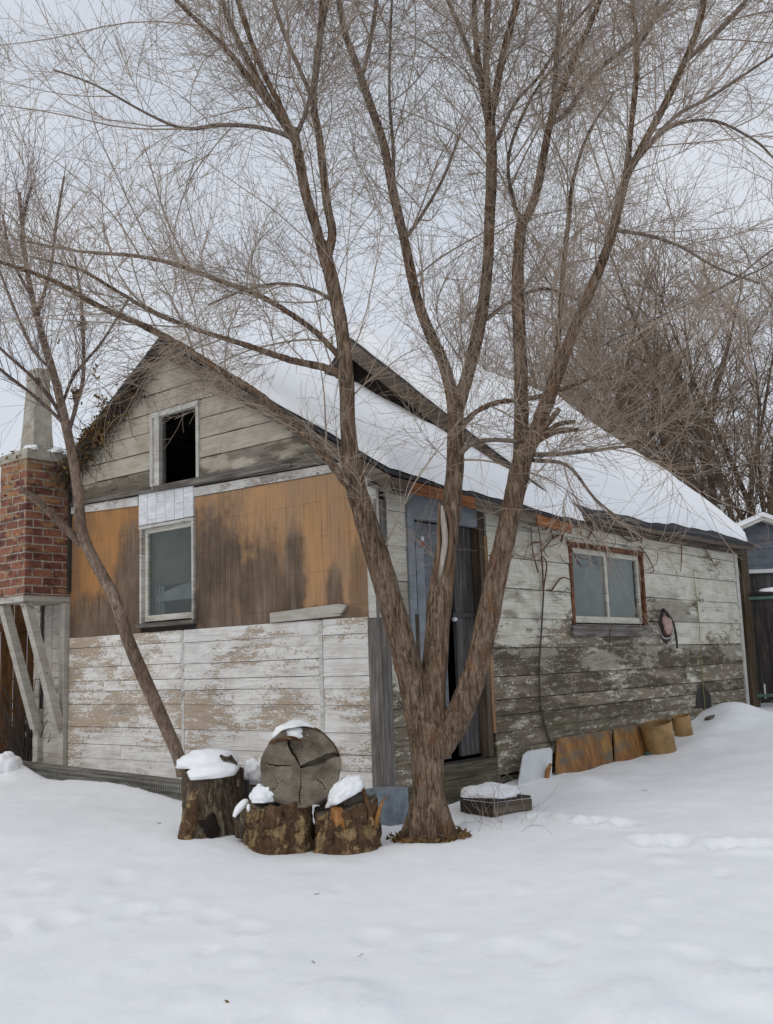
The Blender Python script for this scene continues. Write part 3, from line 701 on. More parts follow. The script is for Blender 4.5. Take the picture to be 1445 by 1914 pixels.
mb = MB(); slab(mb, WR, d0+.64, d1-.03, 1.36, 1.40, -.044, -.028); mb.build('latch_bar', M['black_metal'], d2_)
mb = MB(); mb.lathe(WR(d0+.66, 1.34, -.03), [(.004, -.02), (.022, -.012), (.026, .0), (.022, .014), (.004, .02)], 12); mb.build('handle', M['white_plastic'], d2_, True)
# far walls, floor and ceiling keep the inside dark
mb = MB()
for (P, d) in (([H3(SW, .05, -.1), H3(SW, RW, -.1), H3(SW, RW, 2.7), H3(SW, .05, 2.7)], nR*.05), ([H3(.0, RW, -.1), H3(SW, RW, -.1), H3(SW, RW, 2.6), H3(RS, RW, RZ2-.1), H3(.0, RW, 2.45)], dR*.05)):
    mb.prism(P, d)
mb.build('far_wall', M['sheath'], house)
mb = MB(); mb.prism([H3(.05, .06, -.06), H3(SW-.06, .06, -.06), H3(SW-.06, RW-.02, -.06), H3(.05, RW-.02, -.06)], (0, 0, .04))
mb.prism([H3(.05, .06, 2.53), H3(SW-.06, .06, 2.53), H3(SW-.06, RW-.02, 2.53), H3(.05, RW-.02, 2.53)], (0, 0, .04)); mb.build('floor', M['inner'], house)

# roofs.  profile functions give the height of the deck top
EV = -.27
zf = lambda s: RZ-SL*abs(s-RS)
twist = lambda s, r: .13*np.clip(np.asarray(r, float)/R2, 0, 1.1)*np.clip((RS-np.asarray(s, float))/(RS-EV), 0, 1)   # the front slope sags towards its back end
zr = lambda s: RZ2-SL2*abs(s-RS)
SE_R = RS-(RZ2-2.47)/SL2              # rear eave
def roof_slab(mb, z, s0, s1, r0, r1, th, n=8, sag=0.0, tw=0.0):
    V = []; F = []
    rs = np.linspace(r0, r1, n)
    for i, r_ in enumerate(rs):
        sg = -sag*math.sin(math.pi*i/(n-1))
        for s_ in (s0, s1): d_ = sg-tw*float(twist(s_, r_)); V.append(H3(s_, r_, z(s_)+d_)); V.append(H3(s_, r_, z(s_)-th+d_))
    for i in range(n-1):
        a = 4*i; b = a+4
        F += [[a, b, b+2, a+2], [a+1, a+3, b+3, b+1], [a, a+1, b+1, b], [a+2, b+2, b+3, a+3]]
    e = 4*(n-1); F += [[0, 2, 3, 1], [e, e+1, e+3, e+2]]
    mb.add(V, F)
rake_off = -.13
mb = MB(); roof_slab(mb, zf, EV, RS, rake_off, 3.0, .03, 8, .02, 1); roof_slab(mb, zf, RS+.001, SW+.2, rake_off, 3.0, .05); fr_roof = mb.build('front_roof', M['shingle'], house)
mb = MB(); roof_slab(mb, lambda s: zf(s)-.053, EV+.02, RS, rake_off+.02, 2.99, .03, 8, .02, 1); roof_slab(mb, lambda s: zf(s)-.053, RS+.001, SW+.18, rake_off+.02, 2.99, .03); mb.build('soffit', M['rake'], fr_roof)
mb = MB(); E_ = .155                     # rake boards on the gable front
mb.prism([H3(EV, rake_off-.004, zf(EV)-.045), H3(RS, rake_off-.004, RZ-.045), H3(RS, rake_off-.004, RZ-.045-.13), H3(EV, rake_off-.004, zf(EV)-.17)], dR*.02)
mb.build('rake_board', M['rake'], fr_roof)
mb = MB(); mb.prism([H3(SW+.2, rake_off-.004, zf(SW+.2)-.045), H3(RS+.001, rake_off-.004, RZ-.045), H3(RS+.001, rake_off-.004, RZ-.045-.11), H3(SW+.2, rake_off-.004, zf(SW+.2)-.15)], dR*.02)
mb.build('rake_board', M['dark_wood'], fr_roof)
mb = MB()
def fascia(mb, r0, r1, h0, h1, s=EV, zfun=zf, out=.02, th=.025, dz=0):
    z = zfun(s)+dz; ta, tb = (float(twist(s, r0)), float(twist(s, r1))) if zfun is zf else (0, 0)
    mb.add([H3(s-out, r0, z-ta-h0), H3(s-out, r1, z-tb-h0), H3(s-out, r1, z-tb-h1), H3(s-out, r0, z-ta-h1), H3(s-out+th, r0, z-ta-h0), H3(s-out+th, r1, z-tb-h0), H3(s-out+th, r1, z-tb-h1), H3(s-out+th, r0, z-ta-h1)],
           [[0, 3, 2, 1], [4, 5, 6, 7], [0, 1, 5, 4], [3, 7, 6, 2], [0, 4, 7, 3], [1, 2, 6, 5]], uv=[(r0, z), (r1, z), (r1, z-.1), (r0, z-.1)]*2)
fascia(mb, .12, 1.02, .055, .15); mb.build('fascia_board', M['orange_wood'], fr_roof); mb = MB(); fascia(mb, 2.05, 2.72, .06, .16, out=.028); mb.build('fascia_board', M['orange_wood'], fr_roof)
mb = MB(); fascia(mb, -.12, .118, .055, .15); mb.build('fascia_board', M['rake'], fr_roof); mb = MB(); fascia(mb, 1.022, 2.048, .05, .16, out=.016); mb.build('fascia_board', M['rake'], fr_roof)
mb = MB(); mb.prism([H3(EV+.02, -.1, zf(EV)-.16), H3(-.0, -.1, 2.53-.08), H3(0, -.1, 2.40), H3(EV+.02, -.1, 2.30)], dR*.2); mb.build('boxed_eave_end', M['grey_wood_h'], fr_roof)
# rear roof
RE = 8.1
mb = MB(); roof_slab(mb, zr, SE_R, RS, R2, RE, .05); roof_slab(mb, zr, RS+.001, SW+.2, R2, RE, .05); re_roof = mb.build('rear_roof', M['shingle'], house)
mb = MB(); roof_slab(mb, lambda s: zr(s)-.053, SE_R+.03, RS, R2+.02, RE-.02, .025); roof_slab(mb, lambda s: zr(s)-.053, RS+.001, SW+.18, R2+.02, RE-.02, .025); mb.build('soffit', M['dark_wood'], re_roof)
mb = MB()
mb.prism([H3(SE_R, R2-.004, zr(SE_R)-.02), H3(RS, R2-.004, RZ2-.02), H3(RS, R2-.004, RZ2-.25), H3(SE_R+.0, R2-.004, zr(SE_R)-.20)], dR*.03); mb.build('rake_board', M['rake'], re_roof)
mb = MB(); mb.prism([H3(SW+.2, R2-.004, zr(SW+.2)-.02), H3(RS+.001, R2-.004, RZ2-.02), H3(RS+.001, R2-.004, RZ2-.25), H3(SW+.2, R2-.004, zr(SW+.2)-.2)], dR*.03); mb.build('rake_board', M['dark_wood'], re_roof)
mb = MB()                                # rafter ends under the overhang of the rear gable
for k in range(9):
    s_ = .35+.25*k; mb = MB(); mb.box(H3(s_, R2+.16, zr(s_)-.2), dL*.025, dR*.13, ZZ*.05); mb.build('rafter_end', M['dark_wood'], re_roof)
mb = MB()                                # rear gable wall standing above the front roof
boards(mb, lambda s, z, o=0: H3(s, R2+.34-o, z), [(0.05, 2.45), (SW, 2.45), (SW, zr(SW)-.07), (RS, RZ2-.07), (0.05, zr(.05)-.07)], list(np.arange(2.4, 5.0, .17)), thick=.015)
mb.build('rear_gable_siding', M['dark_wood'], house)
mb = MB(); fascia(mb, R2, RE, .052, .10, SE_R, zr, .012, .03); mb.build('fascia_board', M['rake'], re_roof)
mb = MB(); slab(mb, WR, 2.8, RE-.02, 2.33, 2.41, .045, .085); mb.build('frieze_strip', M['rake'], house)

# chimney on its bracket
c0s, c1s, cp_ = 4.285, 4.80, .545
zb0, zb1 = 1.80, 3.24
mb = MB()
P = [(c0s, 0), (c0s, cp_), (c1s, cp_), (c1s, 0)]
cum = [0]
for k in range(3): cum.append(cum[-1]+math.hypot(P[k+1][0]-P[k][0], P[k+1][1]-P[k][1]))
NZ = 18
for k in range(3):
    V_ = [WL(P[k][0], zb0, P[k][1]), WL(P[k+1][0], zb0, P[k+1][1]), WL(P[k+1][0], zb1, P[k+1][1]), WL(P[k][0], zb1, P[k][1])]
    mb.add(V_, [[0, 1, 2, 3]], uv=[(cum[k], zb0), (cum[k+1], zb0), (cum[k+1], zb1), (cum[k], zb1)])
mb.add([WL(u, zb1, o) for u, o in P], [[0, 1, 2, 3]], uv=[(0, 0)]*4); mb.add([WL(u, zb0, o) for u, o in P], [[3, 2, 1, 0]], uv=[(0, 0)]*4)
chim = mb.build('chimney', M['brick'], house)
rr2 = random.Random(4)
mb = MB()
def frustum(mb, z0, z1, e0, e1, jit=0.0):
    cu, cv = (c0s+c1s)/2+.03, cp_/2-.02
    def ring(z, e, j=0): return [WL(cu+a*e+rr2.uniform(-j, j), z+rr2.uniform(-j, j), cv+b*e+rr2.uniform(-j, j)) for a, b in ((-1, -1), (1, -1), (1, 1), (-1, 1))]
    a, b = ring(z0, e0), ring(z1, e1, jit); mb.add(a+b, [[3, 2, 1, 0], [4, 5, 6, 7]]+[[i, (i+1) % 4, 4+(i+1) % 4, 4+i] for i in range(4)])
frustum(mb, zb1+.003, zb1+.115, .30, .27, .012); mb.build('chimney_cap', M['concrete'], chim)
mb = MB(); frustum(mb, zb1+.118, zb1+.42, .130, .114, .006); frustum(mb, zb1+.423, zb1+.95, .112, .086, .006); frustum(mb, zb1+.953, zb1+1.08, .098, .082, .014); mb.build('chimney_pot', M['concrete'], chim)
CHTOP = [WL((c0s+c1s)/2+a, zb1+.125, cp_/2+b) for a, b in ((-.16, .17), (.17, .15), (-.2, -.1))]
mb = MB()                                # bracket shelf, braces and boarded base below the bricks
slab(mb, WL, c0s-.01, c1s+.02, zb0-.065, zb0-.003, .0, cp_+.02)
brk = mb.build('chimney_bracket', M['bracket'], house)
for s_ in (c0s+.045, c1s-.035):
    mb = MB(); A, B = WL(s_, zb0-.068, cp_-.05), WL(s_, .42, .09); d = (B-A)/np.linalg.norm(B-A); w_ = np.cross(d, dL); mb.box((A+B)/2, (B-A)/2, dL*.045, w_*.045); mb.build('brace', M['bracket'], brk)
mb = MB(); slab(mb, WL, c0s-.005, c0s+.085, .02, zb0-.07, .0, .075); slab(mb, WL, c1s-.06, c1s+.03, .02, .62, .0, .085); slab(mb, WL, c0s+.30, c0s+.40, .625, zb0-.07, .0, .03)
mb.build('bracket_post', M['bracket'], brk)
mb = MB(); boards(mb, WL, [(c0s+.087, .0), (c1s-.062, .0), (c1s-.062, zb0-.07), (c0s+.087, zb0-.07)], list(np.linspace(.0, zb0-.07, 12)), (), thick=.02)
boards(mb, WL, [(c1s+.032, .0), (SW, .0), (SW, zb0+.8), (c1s+.032, zb0+.8)], list(np.linspace(0, zb0+.8, 15)), (), thick=.012)
mb.build('bracket_siding', M['bracket'], brk)
# dark strip standing in for the shaded vertical flue gap beside the bricks
mb = MB(); slab(mb, WL, c0s-.035, c0s-.006, 1.85, 2.95, .0, .05); mb.build('dark_gap_strip', M['sheath'], house)

# ------------------------------------------------------------------ snow on the roofs
def snow_sheet(name, z, sa, sb, ra, rb, th, label, wav=.03, seed=1, ns=100, nr=140, lift=.006, rnd=.16, parent=None, tw=0.0):
    rs = np.random.default_rng(seed)
    sA, rA = np.meshgrid(np.linspace(0, 1, ns), np.linspace(0, 1, nr))
    ph = rs.uniform(0, 6, 8)
    wob = lambda t, k: (np.sin(t*9+ph[k])+.6*np.sin(t*23+ph[k+1])+.4*np.sin(t*51+ph[k+2]))*wav
    s0 = sa+wob(rA, 0); r0 = ra+wob(sA, 3)*.5; r1 = rb+wob(sA, 4)*.6
    Sx = s0+(sb-s0)*(sA**1.0); Rx = r0+(r1-r0)*rA
    dist = np.minimum(np.minimum(np.abs(Sx-s0)*1.15, (Rx-r0)), r1-Rx)
    prof = np.sqrt(np.clip(1-(1-np.clip(dist/rnd, 0, 1))**2, 0, 1))
    h = th*prof*(1+.28*vnoise(Sx, Rx, 2.0, seed+3)+.14*vnoise(Sx, Rx, 6, seed+4)+.06*vnoise(Sx, Rx, 16, seed+5))+.002
    base = np.vectorize(z)(Sx)+lift-tw*(twist(Sx, Rx)+.02*np.sin(math.pi*np.clip((Rx-rake_off)/3.13, 0, 1)))
    Vt = C0+Sx[..., None]*dL+Rx[..., None]*dR+(base+h)[..., None]*ZZ
    Vb = C0+Sx[..., None]*dL+Rx[..., None]*dR+base[..., None]*ZZ
    n = ns*nr; id_ = np.arange(n).reshape(nr, ns)
    Qt = np.stack([id_[:-1, :-1], id_[1:, :-1], id_[1:, 1:], id_[:-1, 1:]], -1).reshape(-1, 4)
    Qb = Qt[:, ::-1]+n
    bd = np.r_[id_[0, :], id_[1:, -1], id_[-1, -2::-1], id_[-2:0:-1, 0]]
    nb = np.roll(bd, -1); Qs = np.stack([bd, nb, nb+n, bd+n], -1)
    V = np.r_[Vt.reshape(-1, 3), Vb.reshape(-1, 3)]
    o = bulk(name, V, np.r_[Qt, Qb, Qs], M['snow'], parent, True); return tag(o, label, 'snow') if parent is None else o
snow_sheet('roof_snow', zf, EV+.015, RS, rake_off+.02, R2+.30, .13, 'thin snow lying on the lower front slope of the roof', .034, 1, tw=1.0, lift=.012)
snow_sheet('roof_snow', zr, SE_R+.075, RS, R2+.03, RE-.10, .19, 'thick smooth snow on the higher rear roof slope', .032, 2)
snow_sheet('snow_cover', zf, SW+.16, RS+.004, rake_off+.03, R2+.3, .10, None, .02, 3, 40, 50, parent=fr_roof)
snow_sheet('snow_cover', zr, SW+.16, RS+.004, R2+.03, RE-.1, .15, None, .02, 4, 40, 50, parent=re_roof)

# ------------------------------------------------------------------ tree kit
def catmull(P, n):
    P = np.asarray(P, float); Q_ = np.r_[[2*P[0]-P[1]], P, [2*P[-1]-P[-2]]]
    out = []
    for i in range(1, len(Q_)-2):
        for t in np.linspace(0, 1, n, endpoint=False):
            a, b, c, d = Q_[i-1], Q_[i], Q_[i+1], Q_[i+2]
            out.append(.5*((2*b)+(-a+c)*t+(2*a-5*b+4*c-d)*t*t+(-a+3*b-3*c+d)*t**3))
    out.append(P[-1]); return np.array(out)
def traced(pts, d0, d1, n=6, f=1.0):
    """outline of a limb: (px, py, half width px); returns points and radii in metres"""
    A = np.array(pts, float); seg = np.r_[0, np.cumsum(np.hypot(np.diff(A[:, 0]), np.diff(A[:, 1])))]; seg /= seg[-1]
    Pw = np.array([np.r_[at(a[0], a[1], d0+(d1-d0)*t), a[2]*f*(d0+(d1-d0)*t)/FPX] for a, t in zip(A, seg)])
    Cw = catmull(Pw, n); return Cw[:, :3], np.maximum(Cw[:, 3], .0015)
def tubes_bulk(PTS, RAD, sides=3):
    """PTS (N,K,3), RAD (N,K) -> V, Q"""
    N, K, _ = PTS.shape
    T = np.gradient(PTS, axis=1); T /= np.linalg.norm(T, axis=2, keepdims=True)+1e-9
    ref = np.where(np.abs(T[:, :1, 2:3]) < .8, np.array([[[0, 0, 1.0]]]), np.array([[[1.0, 0, 0]]]))
    U = np.cross(T, np.broadcast_to(ref, T.shape)); U /= np.linalg.norm(U, axis=2, keepdims=True)+1e-9; Wv = np.cross(T, U)
    ang = np.arange(sides)*2*math.pi/sides
    V = PTS[:, :, None, :]+RAD[:, :, None, None]*(np.cos(ang)[None, None, :, None]*U[:, :, None, :]+np.sin(ang)[None, None, :, None]*Wv[:, :, None, :])
    base = (np.arange(N)*K*sides)[:, None, None]; k = np.arange(K-1)[None, :, None]*sides; s_ = np.arange(sides)[None, None, :]; s2 = (s_+1) % sides
    Q_ = np.stack([base+k+s_, base+k+s2, base+k+sides+s2, base+k+sides+s_], -1).reshape(-1, 4)
    return V.reshape(-1, 3), Q_
def grow(rng, P, D, Ln, K, wig, bend, up_=0.0):
    """N curved twigs; bend = how strongly each arcs to one side"""
    N = len(P); D = D/np.linalg.norm(D, axis=1, keepdims=True)
    ax = rng.normal(size=(N, 3)); ax -= D*(ax*D).sum(1, keepdims=True); ax /= np.linalg.norm(ax, axis=1, keepdims=True)+1e-9
    out = [P]; d = D.copy(); step = (Ln/(K-1))[:, None]; b = rng.normal(bend, bend*.6, (N, 1))
    for i in range(K-1):
        d = d+ax*b+rng.normal(0, wig, (N, 3))+np.array([0, 0, up_]); d /= np.linalg.norm(d, axis=1, keepdims=True)
        out.append(out[-1]+d*step)
    return np.stack(out, 1)
def spawn(rng, PTS, per, t0, a0, a1, upb=0.0):
    """per children on each polyline: points and directions at an angle to the parent"""
    N, K, _ = PTS.shape; idx = np.repeat(np.arange(N), per); t = rng.uniform(t0, .98, len(idx))*(K-1); i = np.minimum(t.astype(int), K-2); f = (t-i)[:, None]
    A, B = PTS[idx, i], PTS[idx, i+1]; P = A+(B-A)*f; T = B-A; T /= np.linalg.norm(T, axis=1, keepdims=True)+1e-9
    r = rng.normal(size=(len(idx), 3)); r -= T*(r*T).sum(1, keepdims=True); r /= np.linalg.norm(r, axis=1, keepdims=True)+1e-9
    a = rng.uniform(a0, a1, (len(idx), 1)); D = T*np.cos(a)+r*np.sin(a)+np.array([0, 0, upb]); return P, D, idx, t/(K-1)
def rads(r0, r1, K): return r0[:, None]+(r1-r0)[:, None]*np.linspace(0, 1, K)[None]
def merge(parts):
    V, Q_, b = [], [], 0
    for v, q_ in parts: V.append(v); Q_.append(q_+b); b += len(v)
    return np.concatenate(V), np.concatenate(Q_)

# ------------------------------------------------------------------ the big elm in front of the house
elm = empty('elm_tree', (tree_c[0], tree_c[1], gnd(tree_c[0], tree_c[1])), 'large bare multi stemmed tree growing in front of the house corner', 'tree')
D0 = 7.35
ST = [
 ([(803, 1570, 43), (803, 1545, 38), (802, 1500, 35), (800, 1440, 34), (800, 1390, 37), (798, 1350, 36)], D0, D0),
 ([(792, 1400, 30), (778, 1310, 31), (748, 1190, 28), (714, 1070, 27), (680, 960, 25), (660, 890, 23), (651, 800, 18), (647, 700, 17), (639, 620, 16), (624, 540, 16), (608, 475, 15)], D0, 7.15),
 ([(608, 490, 13), (592, 430, 12), (571, 360, 12), (560, 300, 12), (548, 240, 11)], 7.15, 7.1),
 ([(548, 260, 9), (505, 190, 8.5), (470, 125, 8), (425, 30, 7), (400, -60, 6)], 7.1, 7.2),
 ([(552, 260, 8), (520, 190, 7), (490, 130, 7), (450, 20, 6), (430, -60, 5)], 7.1, 6.9),
 ([(548, 250, 8), (480, 165, 8), (430, 100, 7), (380, 50, 6), (325, -5, 5.5), (270, -70, 4)], 7.1, 6.7),
 ([(607, 495, 12), (621, 440, 10.5), (611, 380, 10), (603, 310, 10), (596, 250, 9), (586, 185, 9), (598, 70, 8), (606, -60, 7)], 7.15, 7.3),
 ([(589, 195, 6), (560, 130, 5), (530, 60, 5), (495, -50, 4)], 7.2, 7.6),
 ([(555, 250, 6), (575, 200, 5), (592, 120, 4.5), (618, -30, 4)], 7.1, 6.8),
 ([(805, 1400, 34), (808, 1300, 29), (816, 1210, 27), (822, 1120, 27), (838, 1000, 23), (849, 900, 21), (852, 810, 19), (850, 745, 19)], D0, 7.6),
 ([(851, 770, 15), (831, 685, 14), (802, 620, 13), (780, 560, 12), (766, 500, 12), (754, 440, 11), (735, 360, 11), (716, 265, 10), (690, 190, 10), (668, 125, 9), (645, 60, 8), (622, -60, 7)], 7.6, 7.9),
 ([(675, 150, 6), (690, 90, 5), (700, 30, 5), (712, -50, 4)], 7.8, 8.0),
 ([(853, 775, 15), (880, 680, 15), (900, 590, 14), (911, 500, 13), (915, 420, 13), (919, 300, 13), (915, 215, 13)], 7.6, 7.5),
 ([(914, 240, 10), (940, 105, 9), (962, 20, 8), (980, -60, 7)], 7.5, 7.3),
 ([(914, 235, 9), (909, 130, 8), (911, 20, 8), (914, -60, 7)], 7.5, 7.6),
 ([(912, 225, 9), (896, 130, 8), (888, 50, 7), (886, -60, 6)], 7.5, 7.9),
 ([(903, 170, 6), (880, 105, 5), (850, 30, 5), (815, -50, 4)], 7.5, 7.2),
 ([(815, 1405, 30), (858, 1335, 29), (888, 1255, 26), (911, 1160, 25), (930, 1070, 24), (950, 980, 23), (967, 900, 23), (980, 845, 22)], D0, 7.3),
 ([(972, 880, 17), (975, 800, 17), (974, 730, 16), (972, 650, 15), (968, 540, 15), (970, 460, 13), (977, 405, 12)], 7.35, 7.6),
 ([(976, 425, 10), (1000, 370, 10), (1013, 310, 10), (1024, 250, 9), (1035, 205, 9)], 7.6, 7.5),
 ([(1032, 220, 7), (1037, 150, 6), (1043, 70, 6), (1050, -60, 5)], 7.5, 7.7),
 ([(1032, 220, 8), (1065, 130, 8), (1097, 60, 7), (1122, 0, 6), (1145, -60, 5)], 7.5, 7.2),
 ([(1030, 230, 7), (1060, 210, 6.5), (1110, 140, 6), (1185, 75, 6), (1235, 20, 5), (1290, -40, 4)], 7.5, 8.0),
 ([(978, 415, 6), (960, 380, 5), (950, 300, 4), (975, 220, 4), (1015, 150, 3.5), (1080, 80, 3)], 7.6, 8.1),
 ([(980, 860, 18), (1012, 780, 17), (1045, 690, 15), (1075, 612, 13), (1101, 550, 12), (1126, 490, 11), (1146, 430, 11), (1160, 375, 10), (1172, 320, 10)], 7.3, 6.95),
 ([(1170, 335, 8), (1178, 255, 7), (1188, 160, 7), (1190, 80, 6), (1178, -40, 5)], 6.95, 7.2),
 ([(1190, 90, 5), (1215, 50, 5), (1240, -30, 4)], 7.15, 7.2),
 ([(1171, 330, 9), (1205, 265, 9), (1243, 195, 9), (1282, 110, 8), (1308, 40, 8), (1326, -60, 7)], 6.95, 6.7),
 ([(1280, 115, 6), (1330, 70, 6), (1395, 0, 5), (1440, -60, 4)], 6.75, 6.4),
 ([(1185, 300, 5), (1260, 220, 4.5), (1330, 180, 4), (1450, 100, 3)], 6.9, 6.6),
 ([(1190, 300, 4.5), (1250, 240, 4), (1330, 225, 3.5), (1410, 262, 3), (1450, 300, 2.5)], 6.9, 6.3),
 ([(1000, 790, 8), (1035, 695, 7), (1046, 600, 7), (1053, 500, 6), (1062, 420, 6), (1072, 335, 5), (1100, 250, 4), (1150, 170, 3)], 7.35, 7.9),
 ([(650, 905, 11), (605, 850, 10), (545, 790, 9.5), (480, 735, 9), (415, 695, 8.5), (345, 650, 8.2), (270, 610, 8), (190, 575, 7), (100, 525, 6), (0, 490, 5), (-60, 475, 4)], 7.15, 6.2),
 ([(642, 705, 10), (610, 688, 9), (540, 672, 8), (460, 645, 7), (380, 620, 6), (290, 585, 6), (220, 545, 5), (150, 505, 4), (60, 480, 3.5)], 7.15, 6.5),
 ([(637, 670, 8), (600, 630, 7), (560, 598, 7), (490, 555, 6.5), (420, 528, 6), (330, 495, 5.5), (250, 478, 5), (150, 470, 4), (30, 448, 3)], 7.15, 7.3),
 ([(560, 265, 7), (520, 247, 6), (470, 236, 5), (410, 234, 5), (345, 240, 4), (280, 215, 3), (180, 160, 2.5), (100, 130, 2)], 7.1, 6.8),
 ([(620, 560, 5), (580, 540, 4), (520, 530, 3.5), (450, 545, 3), (390, 570, 2.5)], 7.15, 6.6),
 ([(860, 800, 8), (890, 770, 6.5), (930, 752, 6), (990, 745, 5.5), (1050, 728, 5), (1120, 700, 4)], 7.6, 7.0),
 ([(850, 860, 7), (880, 830, 6), (920, 822, 5), (975, 823, 5), (1030, 800, 4)], 7.55, 7.2),
 ([(905, 600, 5), (960, 560, 4), (1020, 540, 3.5), (1080, 560, 3)], 7.6, 7.9),
 ([(930, 260, 5), (965, 190, 4), (1010, 140, 4), (1060, 60, 3.5), (1110, 0, 3)], 7.5, 8.0),
 ([(755, 450, 5), (790, 400, 4), (830, 330, 3.5), (860, 250, 3)], 7.75, 8.3),
 ([(735, 370, 5), (735, 280, 4), (728, 180, 3.5), (730, 60, 3), (735, -40, 3)], 7.8, 7.5),
 ([(1150, 430, 5), (1210, 440, 4), (1270, 460, 3.5), (1340, 500, 3), (1420, 530, 2.5)], 6.95, 6.2),
 ([(1000, 850, 6), (1050, 848, 5), (1110, 842, 4), (1180, 835, 3), (1250, 850, 2)], 7.3, 6.7),
 ([(995, 860, 5), (1060, 870, 4), (1110, 930, 3), (1160, 972, 2.5)], 7.3, 6.8),
]
LIMBS = [traced(*a, f=(.87 if k == 0 else .86)) for k, a in enumerate(ST)]
mbt = MB()
for k, (P, r_) in enumerate(LIMBS):
    if r_.max() > .024: mbt.tube(P, r_*1.0, 12)
for k in range(7):                                           # root flare
    a = k*.9+.3; b = np.array([tree_c[0], tree_c[1], gnd(*tree_c[:2])])
    mbt.tube([b+np.array([math.cos(a)*.06, math.sin(a)*.06, .32]), b+np.array([math.cos(a)*.15, math.sin(a)*.15, .08]), b+np.array([math.cos(a)*.20, math.sin(a)*.20, -.05])], [.055, .045, .03], 8)
raw = mbt.build('raw', M['bark'], elm)
md = raw.modifiers.new('r', 'REMESH'); md.mode = 'VOXEL'; md.voxel_size = .0085
md2 = raw.modifiers.new('s', 'SMOOTH'); md2.factor = .5; md2.iterations = 5
bpy.context.view_layer.update()
me = bpy.data.meshes.new_from_object(raw.evaluated_get(bpy.context.evaluated_depsgraph_get())); bpy.data.objects.remove(raw)
nv = len(me.vertices); cv = np.empty(nv*3, np.float32); me.vertices.foreach_get('co', cv); cv = cv.reshape(-1, 3)
nr_ = np.empty(nv*3, np.float32); me.vertices.foreach_get('normal', nr_); nr_ = nr_.reshape(-1, 3)
dsp = np.array([mnoise.noise(Vector((float(p[0])*32, float(p[1])*32, float(p[2])*5)))+.5*mnoise.noise(Vector((float(p[0])*9, float(p[1])*9, float(p[2])*4+9))) for p in cv])
amp = np.interp(cv[:, 2], [0, 1.5, 3.5, 5], [.011, .0085, .004, .002])
cv = cv+nr_*(dsp*amp)[:, None]; me.vertices.foreach_set('co', cv.astype(np.float32).ravel())
me.polygons.foreach_set('use_smooth', [True]*len(me.polygons)); me.materials.clear(); me.materials.append(M['bark']); me.update(); me.name = 'trunk'
tr = bpy.data.objects.new('trunk', me); COL.objects.link(tr); tr.parent = elm
for k, (P, r_) in enumerate(LIMBS):
    if r_.max() <= .024: mbt = MB(); mbt.tube(P, r_, 7); mbt.build('branch', M['branch'], elm, True)
# cut stubs on the right stem
for (pts) in ([(1000, 815, 6), (1025, 790, 6), (1045, 765, 5)], [(1005, 825, 6), (1040, 795, 5), (1074, 788, 4)], [(1010, 822, 5), (1045, 805, 5), (1080, 803, 4)]):
    P, r_ = traced(pts, 7.25, 7.05); mbt = MB(); mbt.tube(P, r_, 8); mbt.build('cut_stub', M['bark'], elm, True)
# bare strip on the middle stem
def patch(pts, d, name, mat, depth=.35):
    P, r_ = traced(pts, d, d, 6); mbt = MB(); mbt.tube(P, r_, 10, squash=depth); return mbt.build(name, mat, elm, True)
patch([(826, 945, 4), (829, 975, 9), (832, 1010, 10), (827, 1050, 9), (822, 1080, 5)], 7.40, 'bare_scar', M['scar'], .6)
patch([(822, 940, 3), (820, 985, 4), (820, 1040, 5), (811, 1085, 4), (808, 1100, 2)], 7.42, 'scar_edge', M['scar_edge'], .9)
patch([(836, 945, 3), (843, 985, 5), (841, 1030, 6), (832, 1080, 5), (824, 1110, 3)], 7.41, 'scar_edge', M['scar_edge'], .9)

# twigs of the elm
rng = np.random.default_rng(21)
L1P, L1D, L1L, L1R = [], [], [], []
for (P, r_) in LIMBS[1:]:
    seg = np.linalg.norm(np.diff(P, axis=0), axis=1); cl = np.r_[0, np.cumsum(seg)]
    x = rng.uniform(0, .12)
    while x < cl[-1]:
        i = min(np.searchsorted(cl, x, 'right')-1, len(seg)-1); f = (x-cl[i])/seg[i]; p = P[i]+(P[i+1]-P[i])*f; T = (P[i+1]-P[i])/seg[i]
        hgt = p[2]-HC; rad = r_[i]
        step = .115 if rad < .03 else .15
        if hgt < 2.1: step *= 1.7
        if hgt < 1.3: step = .55
        if hgt > .35:
            r = rng.normal(size=3); r -= T*(r@T); r /= np.linalg.norm(r); a = rng.uniform(.45, 1.05)
            L1P.append(p); L1D.append(T*math.cos(a)+r*math.sin(a)+np.array([0, 0, .1]))
            big = rng.uniform() < .45
            L1L.append((rng.uniform(1.1, 2.2) if big else rng.uniform(.4, 1.0))*(.6 if hgt < 2.9 else 1)); L1R.append(min(rad*.5, rng.uniform(.0045, .0085) if big else rng.uniform(.003, .005)))
        x += step*rng.uniform(.5, 1.5)
L1P, L1D, L1L, L1R = map(np.array, (L1P, L1D, L1L, L1R))
K1 = 12; A1 = grow(rng, L1P, L1D, L1L, K1, .06, .055, .012)
parts = [tubes_bulk(A1, rads(L1R, L1R*.35, K1), 4)]
p2, d2, i2, t2 = spawn(rng, A1, 10, .12, .35, .95); l2 = rng.uniform(.25, .95, len(p2))*(.55+.45*np.minimum(L1L[i2], 1.2)); r2 = rng.uniform(.0018, .0030, len(p2))
A2 = grow(rng, p2, d2, l2, 8, .08, .075, .006); parts.append(tubes_bulk(A2, rads(r2, r2*.5, 8), 3))
p3, d3, i3, t3 = spawn(rng, A2, 4, .1, .4, 1.0); l3 = rng.uniform(.12, .42, len(p3)); r3 = rng.uniform(.0012, .0018, len(p3))
A3 = grow(rng, p3, d3, l3, 5, .10, .10); parts.append(tubes_bulk(A3, rads(r3, r3*.7, 5), 3))
